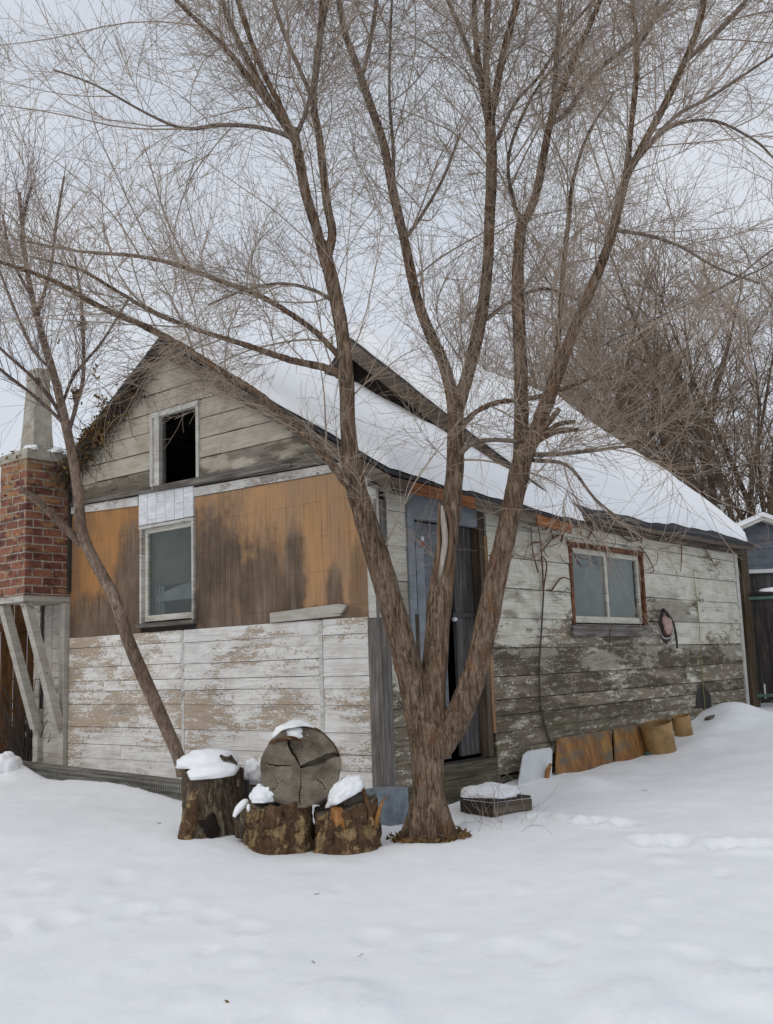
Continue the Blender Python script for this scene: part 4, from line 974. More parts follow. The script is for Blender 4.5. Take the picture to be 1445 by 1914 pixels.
V, Q = merge(parts); bulk('crown', V, Q, M['twig'], elm)
print('elm twigs', len(A1), len(A2), len(A3))

# ------------------------------------------------------------------ sapling by the gable wall
b_ = at(338, 1440, 8.75); b_[2] = gnd(b_[0], b_[1])
sap = empty('sapling', b_, 'slender leaning bare young tree growing between the gable wall and the tall snow topped stump', 'tree')
SP = [([(342, 1450, 12), (334, 1415, 12), (302, 1340, 12.5), (267, 1262, 13), (238, 1192, 12), (215, 1120, 11.5), (172, 1040, 11), (152, 990, 11), (147, 930, 10), (136, 855, 9.5), (121, 785, 9), (106, 720, 8), (86, 650, 7), (66, 580, 6), (50, 500, 5), (42, 430, 4), (36, 360, 3)], 8.75, 8.2),
      ([(151, 1015, 8), (120, 985, 8), (85, 950, 7), (55, 925, 6), (38, 912, 5)], 8.6, 8.1),
      ([(125, 800, 4.5), (95, 745, 4), (55, 700, 3.5), (10, 660, 3), (-30, 620, 2)], 8.4, 8.3),
      ([(128, 810, 4), (142, 760, 4), (155, 710, 4), (156, 640, 3.5), (152, 560, 3), (140, 480, 2)], 8.4, 8.6),
      ([(118, 790, 4), (70, 745, 3), (0, 690, 3), (-40, 650, 2)], 8.4, 7.8),
      ([(115, 760, 3), (140, 700, 3), (190, 640, 2.5), (240, 560, 2)], 8.4, 8.8),
      ([(80, 640, 4), (60, 560, 3.5), (20, 480, 3), (5, 400, 2)], 8.3, 8.0),
      ([(70, 590, 4), (95, 500, 3), (105, 420, 3), (120, 330, 2)], 8.25, 8.4),
      ([(55, 520, 3), (40, 440, 3), (60, 340, 2)], 8.2, 8.1),
      ([(95, 690, 3), (60, 650, 3), (20, 560, 2.5), (-10, 480, 2)], 8.35, 8.6)]
SL_ = [traced(*a) for a in SP]
mbt = MB(); mbt.tube(*SL_[0], 12); mbt.build('trunk', M['sapbark'], sap, True)
mbt = MB(); mbt.tube(*SL_[1], 9); mbt.build('dead_limb', M['sapbark'], sap, True)
for P, r_ in SL_[2:]: mbt = MB(); mbt.tube(P, r_, 6); mbt.build('branch', M['twig_dark'], sap, True)
rng = np.random.default_rng(5); LP_, LD_, LN_ = [], [], []
for j, (P, r_) in enumerate(SL_):
    for i in range(len(P)-1):
        if j == 1 or P[i][2] < HC+2.15: continue
        for _ in range(rng.integers(0, 3)):
            T = P[i+1]-P[i]; T /= np.linalg.norm(T); r = rng.normal(size=3); r -= T*(r@T); r /= np.linalg.norm(r)
            LP_.append(P[i]); LD_.append(T*.8+r*.55+np.array([0, 0, .25])); LN_.append(rng.uniform(.3, .95))
LP_, LD_, LN_ = np.array(LP_), np.array(LD_), np.array(LN_)
A1 = grow(rng, LP_, LD_, LN_, 8, .05, .035, .03); r1 = rng.uniform(.0025, .004, len(A1)); parts = [tubes_bulk(A1, rads(r1, r1*.45, 8), 3)]
p2, d2, i2, t2 = spawn(rng, A1, 5, .2, .35, .9, .15); A2 = grow(rng, p2, d2, rng.uniform(.12, .4, len(p2)), 5, .07, .05, .03); r2 = np.full(len(A2), .0017); parts.append(tubes_bulk(A2, rads(r2, r2*.6, 5), 3))
V, Q = merge(parts); bulk('crown', V, Q, M['twig_dark'], sap)
def leaves(P, n, spread, size, rng):
    c = P+rng.normal(0, 1, (n, 3))*spread; a = rng.normal(size=(n, 3)); a /= np.linalg.norm(a, axis=1, keepdims=True); b = rng.normal(size=(n, 3)); b -= a*(a*b).sum(1, keepdims=True); b /= np.linalg.norm(b, axis=1, keepdims=True)
    s_ = rng.uniform(.6, 1.3, (n, 1))*size; nn = np.cross(a, b)
    V = np.stack([c-a*s_, c+b*s_*.45+nn*s_*.25, c+a*s_, c-b*s_*.45+nn*s_*.25], 1).reshape(-1, 3); return V, np.arange(n*4).reshape(-1, 4)
pr = []
for (x, y, d, n) in ((155, 612, 8.6, 40), (154, 600, 8.6, 20), (141, 740, 8.45, 36), (143, 730, 8.45, 16), (185, 752, 8.5, 12), (72, 712, 8.3, 14), (180, 700, 8.5, 8), (110, 650, 8.4, 6), (195, 820, 8.6, 10)):
    V, Q = leaves(at(x, y, d), n, np.array([.018, .02, .045]), .028, rng); bulk('seed_pod_cluster', V, Q, M['leaf'], sap)

# ------------------------------------------------------------------ dead vine along the left gable edge
vr = empty('dead_vine', WL(3.8, 3.3, .15), 'dead leafy vine tangled along the left edge of the gable roof', 'vine')
rng = np.random.default_rng(9); n = 420
s_ = rng.uniform(2.9, 4.5, n); z_ = np.array([zf(a)-.08-abs(rng.normal(0, .13)) for a in s_])
P = np.array([WL(a, b, rng.uniform(.02, .2)) for a, b in zip(s_, z_)]); D = rng.normal(size=(n, 3))+dL*.4*rng.choice([-1, 1], (n, 1))-ZZ*.3
A = grow(rng, P, D, rng.uniform(.15, .55, n), 7, .25, .2, -.05); r_ = rng.uniform(.002, .0045, n); parts = [tubes_bulk(A, rads(r_, r_*.5, 7), 4)]
V, Q = merge(parts); bulk('vine_stem', V, Q, M['vine_grey'], vr)
pr = []
for k in range(210):
    a = 3.0+1.5*rng.uniform(0, 1)**.7; pr.append(leaves(WL(a, zf(a)-.10-abs(rng.normal(0, .08)), rng.uniform(.05, .2)), 5, np.array([.04, .04, .05]), .032, rng))
for k in range(26): pr.append(leaves(WL(rng.uniform(4.25, 4.8), rng.uniform(2.75, 3.3), rng.uniform(.45, .62)), 3, np.array([.05, .05, .05]), .028, rng))
V, Q = merge(pr); tag(bulk('vine_leaf_mass', V, Q, M['leaf'], vr), kind='stuff')

# ------------------------------------------------------------------ vines on the side wall
wv = empty('wall_vine', WR(2.4, -.1, .05), 'leafless climbing vine on the side wall beside and over the small window', 'vine')
def wallpath(px, r0, r1, off=.05, n=5):
    A = np.array([np.r_[WR(*rp(x, y, off), off)] for x, y in px]); Cc = catmull(A, n); return Cc, np.linspace(r0, r1, len(Cc))
mbt = MB()
mbt.tube(*wallpath([(1060, 1440), (1040, 1405), (1022, 1370), (1010, 1310), (1008, 1240), (1012, 1180), (1016, 1110)], .011, .008), 7); mbt.build('vine_stem', M['vine_grey'], wv, True)
mbt = MB(); rv = random.Random(8)
for pts in ([(1016, 1112), (1014, 1060), (1010, 1010), (1004, 972)], [(1016, 1100), (1022, 1055), (1012, 1040), (1014, 1065)], [(1014, 1030), (1030, 1010), (1046, 1000), (1054, 1008)], [(1035, 1010), (1028, 985), (1020, 965)],
            [(1048, 1012), (1060, 990), (1090, 985), (1110, 1000), (1120, 1022)], [(1100, 1005), (1112, 985), (1128, 975), (1135, 995)], [(1085, 1000), (1090, 975), (1088, 968)], [(1058, 1005), (1075, 1040), (1085, 1060)],
            [(1195, 1020), (1210, 1040), (1222, 1065), (1215, 1072)], [(1198, 1015), (1205, 1000), (1240, 985), (1252, 1000)], [(1273, 1000), (1274, 1040), (1272, 1068)], [(1030, 1105), (1050, 1080), (1070, 1085)], [(1140, 1175), (1139, 1205)],
            [(1006, 1070), (996, 1030), (992, 985)], [(1290, 1000), (1320, 1030), (1340, 1065)], [(1240, 990), (1275, 1000), (1310, 1012)], [(1160, 1000), (1180, 1012), (1200, 1008)]):
    mbt.tube(*wallpath(pts, .0095, .005, .06), 6)
for k in range(26):
    x, y = rv.uniform(990, 1240), rv.uniform(975, 1040); pts = [(x, y)]
    a = rv.uniform(0, 6.28)
    for j in range(4): a += rv.uniform(-.9, .9); x += 14*math.cos(a); y += 12*math.sin(a); pts.append((x, min(max(y, 972), 1080)))
    mbt.tube(*wallpath(pts, .005, .003, .06), 5)
mbt.build('vine_tendril', M['vine'], wv, True)
mbt = MB(); mbt.tube(*wallpath([(1318, 1325), (1314, 1280), (1309, 1210), (1306, 1150), (1300, 1100), (1296, 1068), (1304, 1066)], .0055, .004, .05), 7)
tag(mbt.build('rope', M['yellow'], None, True), 'faded yellow cord hanging down the side wall near its far end', 'rope')
# hole in the siding with a pink cloth and a black strap
r0, z0 = rp(1243, 1168, .03)
hole = empty('cloth_bundle', WR(r0, z0, .03), 'pink cloth bundle stuffed in a hole of the side wall with a black strap', 'cloth')
mbt = MB()
def blob(mb, c, ax, ay, az, seed=0, rough=.15, nu=18, nv_=12, fl=None):
    V = []; rnd = random.Random(seed); o3 = Vector((rnd.uniform(0, 50), rnd.uniform(0, 50), 0))
    for i in range(nv_+1):
        t = math.pi*i/nv_
        for j in range(nu):
            p = 2*math.pi*j/nu; d = Vector((math.sin(t)*math.cos(p), math.sin(t)*math.sin(p), math.cos(t))); k = 1+rough*(mnoise.noise(d*2.0+o3)+.5*mnoise.noise(d*4.5+o3)+.28*mnoise.noise(d*10+o3))
            z = d.z*k
            if fl is not None and z < fl: z = fl
            V.append(np.array(c)+np.array(ax)*d.x*k+np.array(ay)*d.y*k+np.array(az)*z)
    F = [[i*nu+j, (i+1)*nu+j, (i+1)*nu+(j+1) % nu, i*nu+(j+1) % nu] for i in range(nv_) for j in range(nu)]
    mb.add(V, F)
blob(mbt, WR(r0, z0-.02, .03), dR*.17, nR*.012, ZZ*.20, 3, .2); mbt.build('dark_hole', M['sheath'], hole, True)
mbt = MB(); blob(mbt, WR(r0, z0+.01, .06), dR*.12, nR*.05, ZZ*.13, 5, .3); mbt.build('pink_cloth', M['pink'], hole, True)
mbt = MB(); mbt.tube(*wallpath([(1240, 1140), (1248, 1148), (1258, 1165), (1264, 1190), (1266, 1212)], .022, .012, .10), 8); mbt.build('black_strap', M['black_metal'], hole, True)
mbt = MB(); mbt.tube(*wallpath([(1229, 1168), (1234, 1180), (1240, 1192), (1252, 1192), (1258, 1180), (1257, 1165)], .010, .008, .09), 7); mbt.build('pale_rim', M['trim'], hole, True)
mbt = MB(); r1_, z1_ = rp(1313, 1302, .03); slabq(mbt, WR, [(r1_-.26, z1_-.13), (r1_+.24, z1_-.16), (r1_+.28, z1_+.0), (r1_+.05, z1_+.15), (r1_-.12, z1_+.1)], .026, .032)
tag(mbt.build('rotted_hole', M['sheath'], house), None)

# ------------------------------------------------------------------ things along the side wall
def sheet(name, px, off0, off1, mat, label, cat, parent=None):
    P = [WR(*rp(x, y, (off0 if k < 2 else off1)), (off0 if k < 2 else off1)) for k, (x, y) in enumerate(px)]; P[0][2] -= .12; P[1][2] -= .12
    mbt = MB(); mbt.prism(P, nR*.012); return tag(mbt.build(name, mat), label, cat)
sheet('rusty_sheet', [(1034, 1445), (1145, 1428), (1140, 1364), (1040, 1380)], .17, .085, M['rust'], 'wide orange rusty metal sheet leaning on the foot of the side wall', 'metal sheet', )
sheet('rusty_sheet', [(1148, 1427), (1206, 1415), (1204, 1352), (1146, 1363)], .17, .085, M['rust'], 'narrow darker rusty sheet between the wide rusty sheet and the tan tub', 'metal sheet')
# white plastic panel
Pw = [(963, 1468), (1028, 1452), (1031, 1402), (1026, 1397), (985, 1404), (977, 1411)]
Pp = [WR(*rp(x, y, .24 if k < 2 else .14), .24 if k < 2 else .14) for k, (x, y) in enumerate(Pw)]
Pp[0][2] -= .08; Pp[1][2] -= .08
mbt = MB(); mbt.prism(Pp, nR*.01); tag(mbt.build('white_panel', M['white_plastic']), 'white plastic panel with rounded corners leaning on the side wall', 'panel')
mbt = MB(); mbt.tube([WR(*rp(1019, 1464, .27), .27)-ZZ*.05, WR(*rp(1024, 1440, .25), .25), WR(*rp(1029, 1428, .24), .24)], [.022, .026, .016], 8, squash=.6); tag(mbt.build('wood_chunk', M['split'], None, True), 'small brown wood chunk standing against the white plastic panel', 'wood')
def tub(px0, px1, ytop, ybot, off, label):
    xa = (px0+px1)/2; r_, z_ = rp(xa, ybot, off); P = WR(r_, z_, off); dpt = P[1]; rad = (px1-px0)/2*dpt/FPX; h = (ybot-ytop)*dpt/FPX
    t = empty('plastic_tub', P, label, 'tub', 'tan tubs along the side wall')
    mbt = MB(); sd_ = 40
    prof = [(rad*.93, -.15), (rad*.97, h*.5), (rad, h-.012), (rad*1.0, h), (rad*.965, h), (rad*.955, h-.02), (rad*.9, -.1)]
    mbt.lathe(P, prof, sd_); mbt.build('tub_shell', M['tan_tub'], t, True)
    mbt = MB(); mbt.lathe(P, [(rad*.95, h*.5), (rad*.5, h*.62), (.01, h*.66)], 24); mbt.build('dirt_fill', M['litter'], t, True); t.rotation_euler = (.10, -.16, 0)
tub(1206, 1264, 1352, 1400, .27, 'larger nearer tan plastic tub sunk in the snow by the side wall')
tub(1262, 1296, 1338, 1374, .22, 'smaller farther tan plastic tub sunk in the snow by the side wall')
P = ghit(1213, 1411); mbt = MB(); blob(mbt, P+ZZ*.01, dR*.085, dL*.05, ZZ*.035, 6, .3); tag(mbt.build('dark_stone', M['green_metal'], None, True), 'small dark green lump half buried in snow by the larger tub', 'stone')
P = ghit(1334, 1347); mbt = MB(); blob(mbt, P+ZZ*.02, dR*.17, dL*.08, ZZ*.05, 9, .3); tag(mbt.build('flat_stone', M['stone'], None, True), 'flat grey stone under a snow mound near the far end of the wall', 'stone')
# flat wooden crate with snow
P0 = ghit(921, 1524); P0 = P0
cr_ = empty('wooden_crate', P0, 'low flat wooden crate under snow in front of the door step', 'crate')
ex = np.array([.86, .51, 0]); ey = np.array([-.62, .78, 0]); LX, LY, HZ = .38, .36, .06
mbt = MB(); mbt.box(P0+ex*LX/2+ZZ*.03, ex*LX/2, np.cross(ZZ, ex)*.01, ZZ*(HZ/2+.03)); mbt.build('end_board', M['rake'], cr_)
mbt = MB(); nn = np.cross(ZZ, ey); mbt.box(P0+ey*LY/2+ZZ*.03-nn*.0, ey*LY/2, nn*.01, ZZ*(HZ/2+.03))
mbt.prism([P0+ZZ*(HZ+.035), P0+ex*LX+ZZ*(HZ+.035), P0+ex*LX+ey*LY+ZZ*(HZ+.035), P0+ey*LY+ZZ*(HZ+.035)], ZZ*.02); mbt.build('crate_boards', M['dark_wood'], cr_)
def snow_lump(c, ax, ay, h, label, seed, rough=.16, fl=-.25, tilt=0):
    mbt = MB(); blob(mbt, c, ax, ay, ZZ*h+np.array([0, 0, 0]), seed, rough, 44, 26, fl); return tag(mbt.build('snow_lump', M['snow'], None, True), label, 'snow', 'snow caps on wood')
cc = P0+ex*LX*.45+ey*LY*.62+ZZ*(HZ+.075); snow_lump(cc, ex*.21, ey*.24, .075, 'smooth snow heap on the low wooden crate', 2, .2)
mbt = MB(); c = at(722, 1507, 8.08); mbt.box(c-ZZ*.0, dL*.125, dR*.12, ZZ*.135); tag(mbt.build('foundation_block', M['block']), 'blue grey concrete block under the front corner post', 'block')

# ------------------------------------------------------------------ stumps and log
def stump(name, px, pyb, d, rb, rt_, h, mat, label, seed, tilt=(0, 0), root=0.0, topmat=None):
    c = at(px, pyb, d); c[2] = gnd(c[0], c[1])-.03; rnd = random.Random(seed)
    t = empty(name, c, label, 'stump', 'stumps stacked before the house')
    SD, NZ_ = 128, 34; V = []; o3 = Vector((seed*7.1, seed*3.3, 0))
    lob = [rnd.uniform(0, 6.28) for _ in range(4)]
    def R_(a, f): return (rb+(rt_-rb)*f**.7)*(1+.06*math.sin(2*a+lob[0])+.045*math.sin(3*a+lob[1])+.03*math.sin(5*a+lob[2])+root*(1-f)**3*max(0, math.sin(3*a+lob[3]))) 
    for i in range(NZ_+1):
        f = i/NZ_
        for j in range(SD):
            a = 2*math.pi*j/SD; d_ = Vector((math.cos(a)*2.6, math.sin(a)*2.6, f*2.2))
            k = R_(a, f)*(1+.05*mnoise.noise(d_*1.6+o3)+.085*mnoise.noise(Vector((math.cos(a)*8, math.sin(a)*8, f*2.5))+o3)+.055*mnoise.noise(Vector((math.cos(a)*15, math.sin(a)*15, f*7))+o3))
            zz = f*(h+.05*mnoise.noise(Vector((math.cos(a)*2, math.sin(a)*2, 3))+o3)+.02*mnoise.noise(Vector((math.cos(a)*9, math.sin(a)*9, 5))+o3)+tilt[0]*math.cos(a)*rt_+tilt[1]*math.sin(a)*rt_)
            V.append(c+np.array([math.cos(a)*k, math.sin(a)*k, zz]))
    F = [[i*SD+j, i*SD+(j+1) % SD, (i+1)*SD+(j+1) % SD, (i+1)*SD+j] for i in range(NZ_) for j in range(SD)]
    mbt = MB(); mbt.add(V, F); mbt.build('bark', mat, t, True)
    top = [V[NZ_*SD+j] for j in range(SD)]; cen = np.mean(top, 0)-ZZ*.008
    T = []; 
    for f in (1.0, .66, .33): T += [cen+(p-cen)*f-ZZ*(.012*(1-f)) for p in top]
    T.append(cen-ZZ*.012); F = [[i*SD+j, i*SD+(j+1) % SD, (i+1)*SD+(j+1) % SD, (i+1)*SD+j] for i in range(2) for j in range(SD)]+[[2*SD+j, 2*SD+(j+1) % SD, 3*SD] for j in range(SD)]
    uv = [(float((p-cen)[0]), float((p-cen)[1])) for p in T]; mbt = MB(); mbt.add(T, F, uv=uv); mbt.build('cut_face', topmat or M['log_end'], t, True)
    return t, c, cen
def inv(px, d): return px*d/FPX
random.seed(3)
st1, c1, t1 = stump('tall_stump', 398, 1545, 7.35, inv(56, 7.2), inv(51, 7.2), .43, M['stump_grey'], 'tall grey barked stump with two slabs of snow, left of the log', 4, (.0, .0), .25)
st2, c2, t2 = stump('short_stump', 520, 1570, 7.12, inv(60, 7), inv(58, 7), .33, M['stump_bark'], 'short brown stump under the left side of the round log', 7, (.0, .0))
st3, c3, t3 = stump('short_stump', 646, 1572, 7.12, inv(63, 7), inv(56, 7), .335, M['stump_bark'], 'short stump with orange split wood under the right side of the round log', 9, (.22, .05))
# dark blob painted as the shaded hollow, and root, at the tall stump's foot
mbt = MB(); blob(mbt, at(388, 1550, 7.145), np.array([.075, 0, .02]), np.array([0, .035, 0]), ZZ*.09, 4, .4); mbt.build('hollow_shade', M['dark_hole'], st1, True)
P, r_ = traced([(368, 1470, 6), (363, 1500, 13), (356, 1535, 17), (349, 1572, 18)], 7.21, 7.13); mbt = MB(); mbt.tube(P, r_, 12); mbt.build('root', M['stump_bark'], st1, True)
P, r_ = traced([(430, 1412, 3), (440, 1428, 3.5), (445, 1445, 4), (447, 1470, 5)], 7.25, 7.22); mbt = MB(); mbt.tube(P, r_, 7); mbt.build('bark_splinter', M['stump_grey'], st1, True)
P, r_ = traced([(412, 1412, 2.5), (420, 1418, 4.5), (430, 1418, 3.5), (434, 1422, 3)], 7.19, 7.24); mbt = MB(); mbt.tube(P, r_, 7); mbt.build('bark_splinter', M['stump_grey'], st1, True)
# orange split patch and branch spike of the right stump
mbt = MB(); blob(mbt, at(637, 1533, 6.945), np.array([.055, .012, -.02]), np.array([0, .028, 0]), ZZ*.085+np.array([-.02, -.006, 0]), 4, .35, 26, 18); mbt.build('split_patch', M['split'], st3, True)
P, r_ = traced([(676, 1462, 2), (680, 1480, 8), (688, 1510, 14), (694, 1545, 16)], 7.05, 7.0); mbt = MB(); mbt.tube(P, r_, 10, squash=.5); mbt.build('bark_splinter', M['stump_bark'], st3, True)
P, r_ = traced([(697, 1550, 9), (706, 1525, 8), (712, 1506, 5), (723, 1487, 1)], 7.02, 7.05, 3); mbt = MB(); mbt.tube(P, r_, 5, squash=.6); mbt.build('broken_spike', M['split'], st3, True)
# round log lying on the two short stumps, cut end to the viewer
lc = at(562, 1434, 6.98); RLOG = inv(73, 6.98); axd = np.array([-.10, .985, -.03]); axd /= np.linalg.norm(axd)
eu = np.cross(axd, ZZ); eu /= np.linalg.norm(eu); ev = np.cross(eu, axd)
log = empty('round_log', lc-ZZ*RLOG, 'big round grey log lying across the two short stumps with a cracked cut end', 'log')
SD = 300; rnd = random.Random(2)
def lrad(a): return RLOG*(1+.018*math.sin(2*a+.6)+.012*math.sin(3*a+2)+.008*math.sin(7*a)+.006*math.sin(13*a+1))
# the end face is a polar grid; crack = a wedge pushed in
V, UV = [], []; NR = 44
cracks = [(math.radians(16), .075, .0, 1.0), (math.radians(116), .03, .03, .8), (math.radians(172), .010, .2, .9), (math.radians(-92), .008, .1, .95), (math.radians(-40), .006, .4, 1.0), (math.radians(215), .005, .5, 1.0)]
for i in range(NR+1):
    f = i/NR
    for j in range(SD):
        a = 2*math.pi*j/SD; r = lrad(a)*f; push = 0
        for (ca, cw, f0, f1) in cracks:
            ca2 = ca+.035*math.sin(f*9+ca*5)+.012*math.sin(f*31+ca); da = (a-ca2+math.pi) % (2*math.pi)-math.pi; wdt = (cw*(.35+.65*math.sin(math.pi*min(1, max(0, (f-f0)/(f1-f0)))))) if f0 <= f <= f1 else 0
            if wdt and abs(da)*f*1.0 < wdt: push = max(push, .08)
        if math.radians(16) < a < math.radians(112) and f > .10: push = max(push, .035*min(1, (f-.10)*9))
        if f > .96: push += .006*(f-.96)/.04
        n_ = .004*mnoise.noise(Vector((math.cos(a)*f*5, math.sin(a)*f*5, 1)))
        if .45 < f and math.radians(60) < a < math.radians(118): n_ += .010*min(1, (f-.45)*6)    # broken step at the top
        V.append(lc+eu*r*math.cos(a)+ev*r*math.sin(a)+axd*(push+n_)); UV.append((r*math.cos(a), r*math.sin(a)))
F = [[i*SD+j, (i+1)*SD+j, (i+1)*SD+(j+1) % SD, i*SD+(j+1) % SD] for i in range(NR) for j in range(SD)]
mbt = MB(); mbt.add(V, F, uv=UV); mbt.build('cut_end', M['log_end'], log, False)
mbt = MB(); V = []
for i in range(13):
    f = i/12
    for j in range(SD):
        a = 2*math.pi*j/SD; r = lrad(a)*(1+.02*mnoise.noise(Vector((math.cos(a)*3, math.sin(a)*3, f*3)))*min(1, f*5)); V.append(lc+eu*r*math.cos(a)+ev*r*math.sin(a)+axd*(.006+f*.36))
F = [[i*SD+j, (i+1)*SD+j, (i+1)*SD+(j+1) % SD, i*SD+(j+1) % SD] for i in range(12) for j in range(SD)]+[[12*SD+j for j in range(SD)][::-1]]
mbt.add(V, F); mbt.build('bark', M['stump_bark'], log, True)
mbt = MB(); P, r_ = traced([(507, 1388, 5), (525, 1382, 8), (545, 1379, 7), (560, 1384, 4), (566, 1398, 2)], 6.96, 6.95); mbt.tube(P, r_, 9, squash=.5); mbt.build('rusty_bark_piece', M['rust_bark'], log, True)
# snow on the stumps and the log
snow_lump(at(389, 1424, 7.36), np.array([inv(56, 7.3), 0, 0]), np.array([0, .15, 0]), .09, 'upper rounded snow slab on the tall grey stump', 11, .12, -.4)
snow_lump(at(399, 1443, 7.22), np.array([inv(48, 7.2), 0, .012]), np.array([0, .13, 0]), .07, 'lower front snow slab on the tall grey stump', 12, .10, -.5)
snow_lump(at(549, 1372, 7.14), np.array([inv(40, 7.1), 0, .01]), np.array([0, .13, 0]), .085, 'snow cap lying along the top of the round log', 13, .18, -.35)
snow_lump(at(493, 1490, 7.02), np.array([inv(24, 7.1), 0, 0]), np.array([0, .11, 0]), .085, 'small snow lump on the left short stump beside the log', 14, .22, -.3)
snow_lump(at(645, 1482, 7.02), np.array([inv(33, 7.1), 0, .06]), np.array([0, .13, 0]), .10, 'snow lump on the right short stump beside the log', 15, .22, -.35)
snow_lump(at(478, 1448, 7.6), np.array([inv(22, 7.5), 0, 0]), np.array([0, .1, 0]), .11, 'snow lump behind the round log between it and the tall stump', 16, .25, -.5)
for k, P in enumerate(CHTOP): snow_lump(P, dL*.11, nL*.07, .045, ('snow strip on the right of the chimney cap', 'snow strip on the left of the chimney cap', 'snow strip at the back of the chimney cap')[k], 30+k, .25, -.4)
# charred branch with snow between the stumps
cb_ = empty('charred_branch', at(456, 1545, 7.18), 'dark broken branch piece dusted with snow between the tall and the short stump', 'branch')
P, r_ = traced([(470, 1505, 9), (462, 1520, 14), (455, 1540, 15), (452, 1565, 12)], 7.1, 7.12); mbt = MB(); mbt.tube(P, r_, 10); mbt.build('branch_wood', M['stump_grey'], cb_, True)
mbt = MB(); P, r_ = traced([(437, 1527, 3), (446, 1512, 7), (458, 1500, 7), (464, 1496, 3)], 7.05, 7.08); mbt.tube(P, r_, 9); blob(mbt, at(465, 1510, 7.0), np.array([.014, 0, 0]), np.array([0, .02, 0]), ZZ*.026, 3, .2); mbt.build('snow_dusting', M['snow'], cb_, True)
mbt = MB(); c = at(462, 1495, 7.5); mbt.box(c, np.array([.018, 0, .0]), np.array([0, .01, 0]), ZZ*.14); tag(mbt.build('stake', M['grey_wood']), 'short grey wooden stake standing in snow behind the tall stump', 'stake')

# perforated strip along the gable foot
A_, B_ = WL(*lp(22, 1432, .50), .50), WL(*lp(345, 1472, .50), .50)
B_ = B_+(B_-A_)*.25
ax_ = (B_-A_)/2; L2 = np.linalg.norm(ax_)*2; e = ax_/np.linalg.norm(ax_); nrm = np.cross(e, ZZ); nrm = nrm if nrm[1] < 0 else -nrm
A_ = A_+ZZ*.025; B_ = B_+ZZ*.025
strip = empty('perforated_strip', A_, 'long grey perforated strip lying in leaves along the foot of the gable wall', 'strip')
mbt = MB(); mid = (A_+B_)/2
mbt.box(mid+ZZ*.012-nrm*.06, ax_, nrm*.06, ZZ*.008); mbt.box(mid-ZZ*.012, ax_, nrm*.006, ZZ*.012); mbt.box(mid-ZZ*.062, ax_, nrm*.006, ZZ*.012); mbt.box(mid-ZZ*.12, ax_, nrm*.006, ZZ*.018)
nS = 110
for k in range(nS):
    p = A_+e*L2*(k+.5)/nS; mbt.box(p-ZZ*.037, e*(L2/nS*.24), nrm*.005, ZZ*.0125); mbt.box(p-ZZ*.088, e*(L2/nS*.24), nrm*.005, ZZ*.0125)
mbt.build('perforated_edge', M['lattice'], strip)
mbt = MB(); mbt.box(mid-ZZ*.055-nrm*.05, ax_, nrm*.004, ZZ*.06); mbt.build('dark_backing', M['sheath'], strip)
# leaf litter by the tree and under the chimney
def litter(name, c, rx, ry, n, seed, label, mat=M['leaf']):
    rg = np.random.default_rng(seed); a = rg.uniform(0, 6.28, n); r = np.sqrt(rg.uniform(.0, 1, n)); P = []
    for x, y in zip(c[0]+rx*r*np.cos(a), c[1]+ry*r*np.sin(a)): P.append([x, y, gnd(x, y)+.012])
    V, Q_ = leaves(np.array(P), n, np.array([.01, .01, .008]), .026, rg)
    return tag(bulk(name, V, Q_, mat), label, 'leaf litter', kind='stuff')
mbt = MB(); cc = np.array([tree_c[0], tree_c[1]+.02, gnd(*tree_c[:2])]); blob(mbt, cc-ZZ*.005, np.array([.29, 0, 0]), np.array([0, .26, 0]), ZZ*.045, 8, .25, 36, 12); tag(mbt.build('bare_soil', M['litter'], None, True), kind='structure')
litter('leaf_litter', tree_c, .30, .28, 420, 3, 'brown leaves on bare soil round the foot of the big tree')
cl_ = WL(4.45, 0, .25); litter('leaf_litter', cl_, .7, .3, 500, 4, 'brown leaves drifted at the foot of the gable under the chimney')
V, Q = leaves(ghit(424, 1879)+ZZ*.015, 1, np.array([.001, .001, .001]), .024, np.random.default_rng(1)); tag(bulk('dead_leaf', V, Q, M['leaf']), 'single brown dead leaf on the open snow in the foreground', 'leaf')
rng = np.random.default_rng(77); n = 9
P = np.array([[x, y, gnd(x, y)+.004] for x, y in zip(rng.uniform(-2.2, 3.2, n), rng.uniform(4.2, 9.0, n))]); D = rng.normal(0, 1, (n, 3)); D[:, 2] *= .06
A = grow(rng, P, D, rng.uniform(.015, .06, n), 5, .15, .1); r_ = rng.uniform(.0012, .003, n); v, q_ = tubes_bulk(A, rads(r_, r_*.6, 5), 4); tag(bulk('fallen_twigs', v, q_, M['vine_grey']), 'tiny broken twigs scattered on the snow', 'twigs', kind='stuff')
# fine weeds round the tree and the crate
rng = np.random.default_rng(31); n = 26
P = np.array([[x, y, gnd(x, y)] for x, y in zip(tree_c[0]+rng.uniform(.05, .75, n), tree_c[1]+rng.uniform(-.1, .7, n))]); D = rng.normal(0, .6, (n, 3)); D[:, 2] = np.abs(D[:, 2])+.5
A = grow(rng, P, D, rng.uniform(.15, .5, n), 8, .16, .14, -.03); r_ = np.full(n, .0017); v, q_ = tubes_bulk(A, rads(r_, r_*.6, 8), 3); tag(bulk('dry_weeds', v, q_, M['twig']), 'thin dry weed stems rising from the snow right of the trunk', 'weeds', kind='stuff')

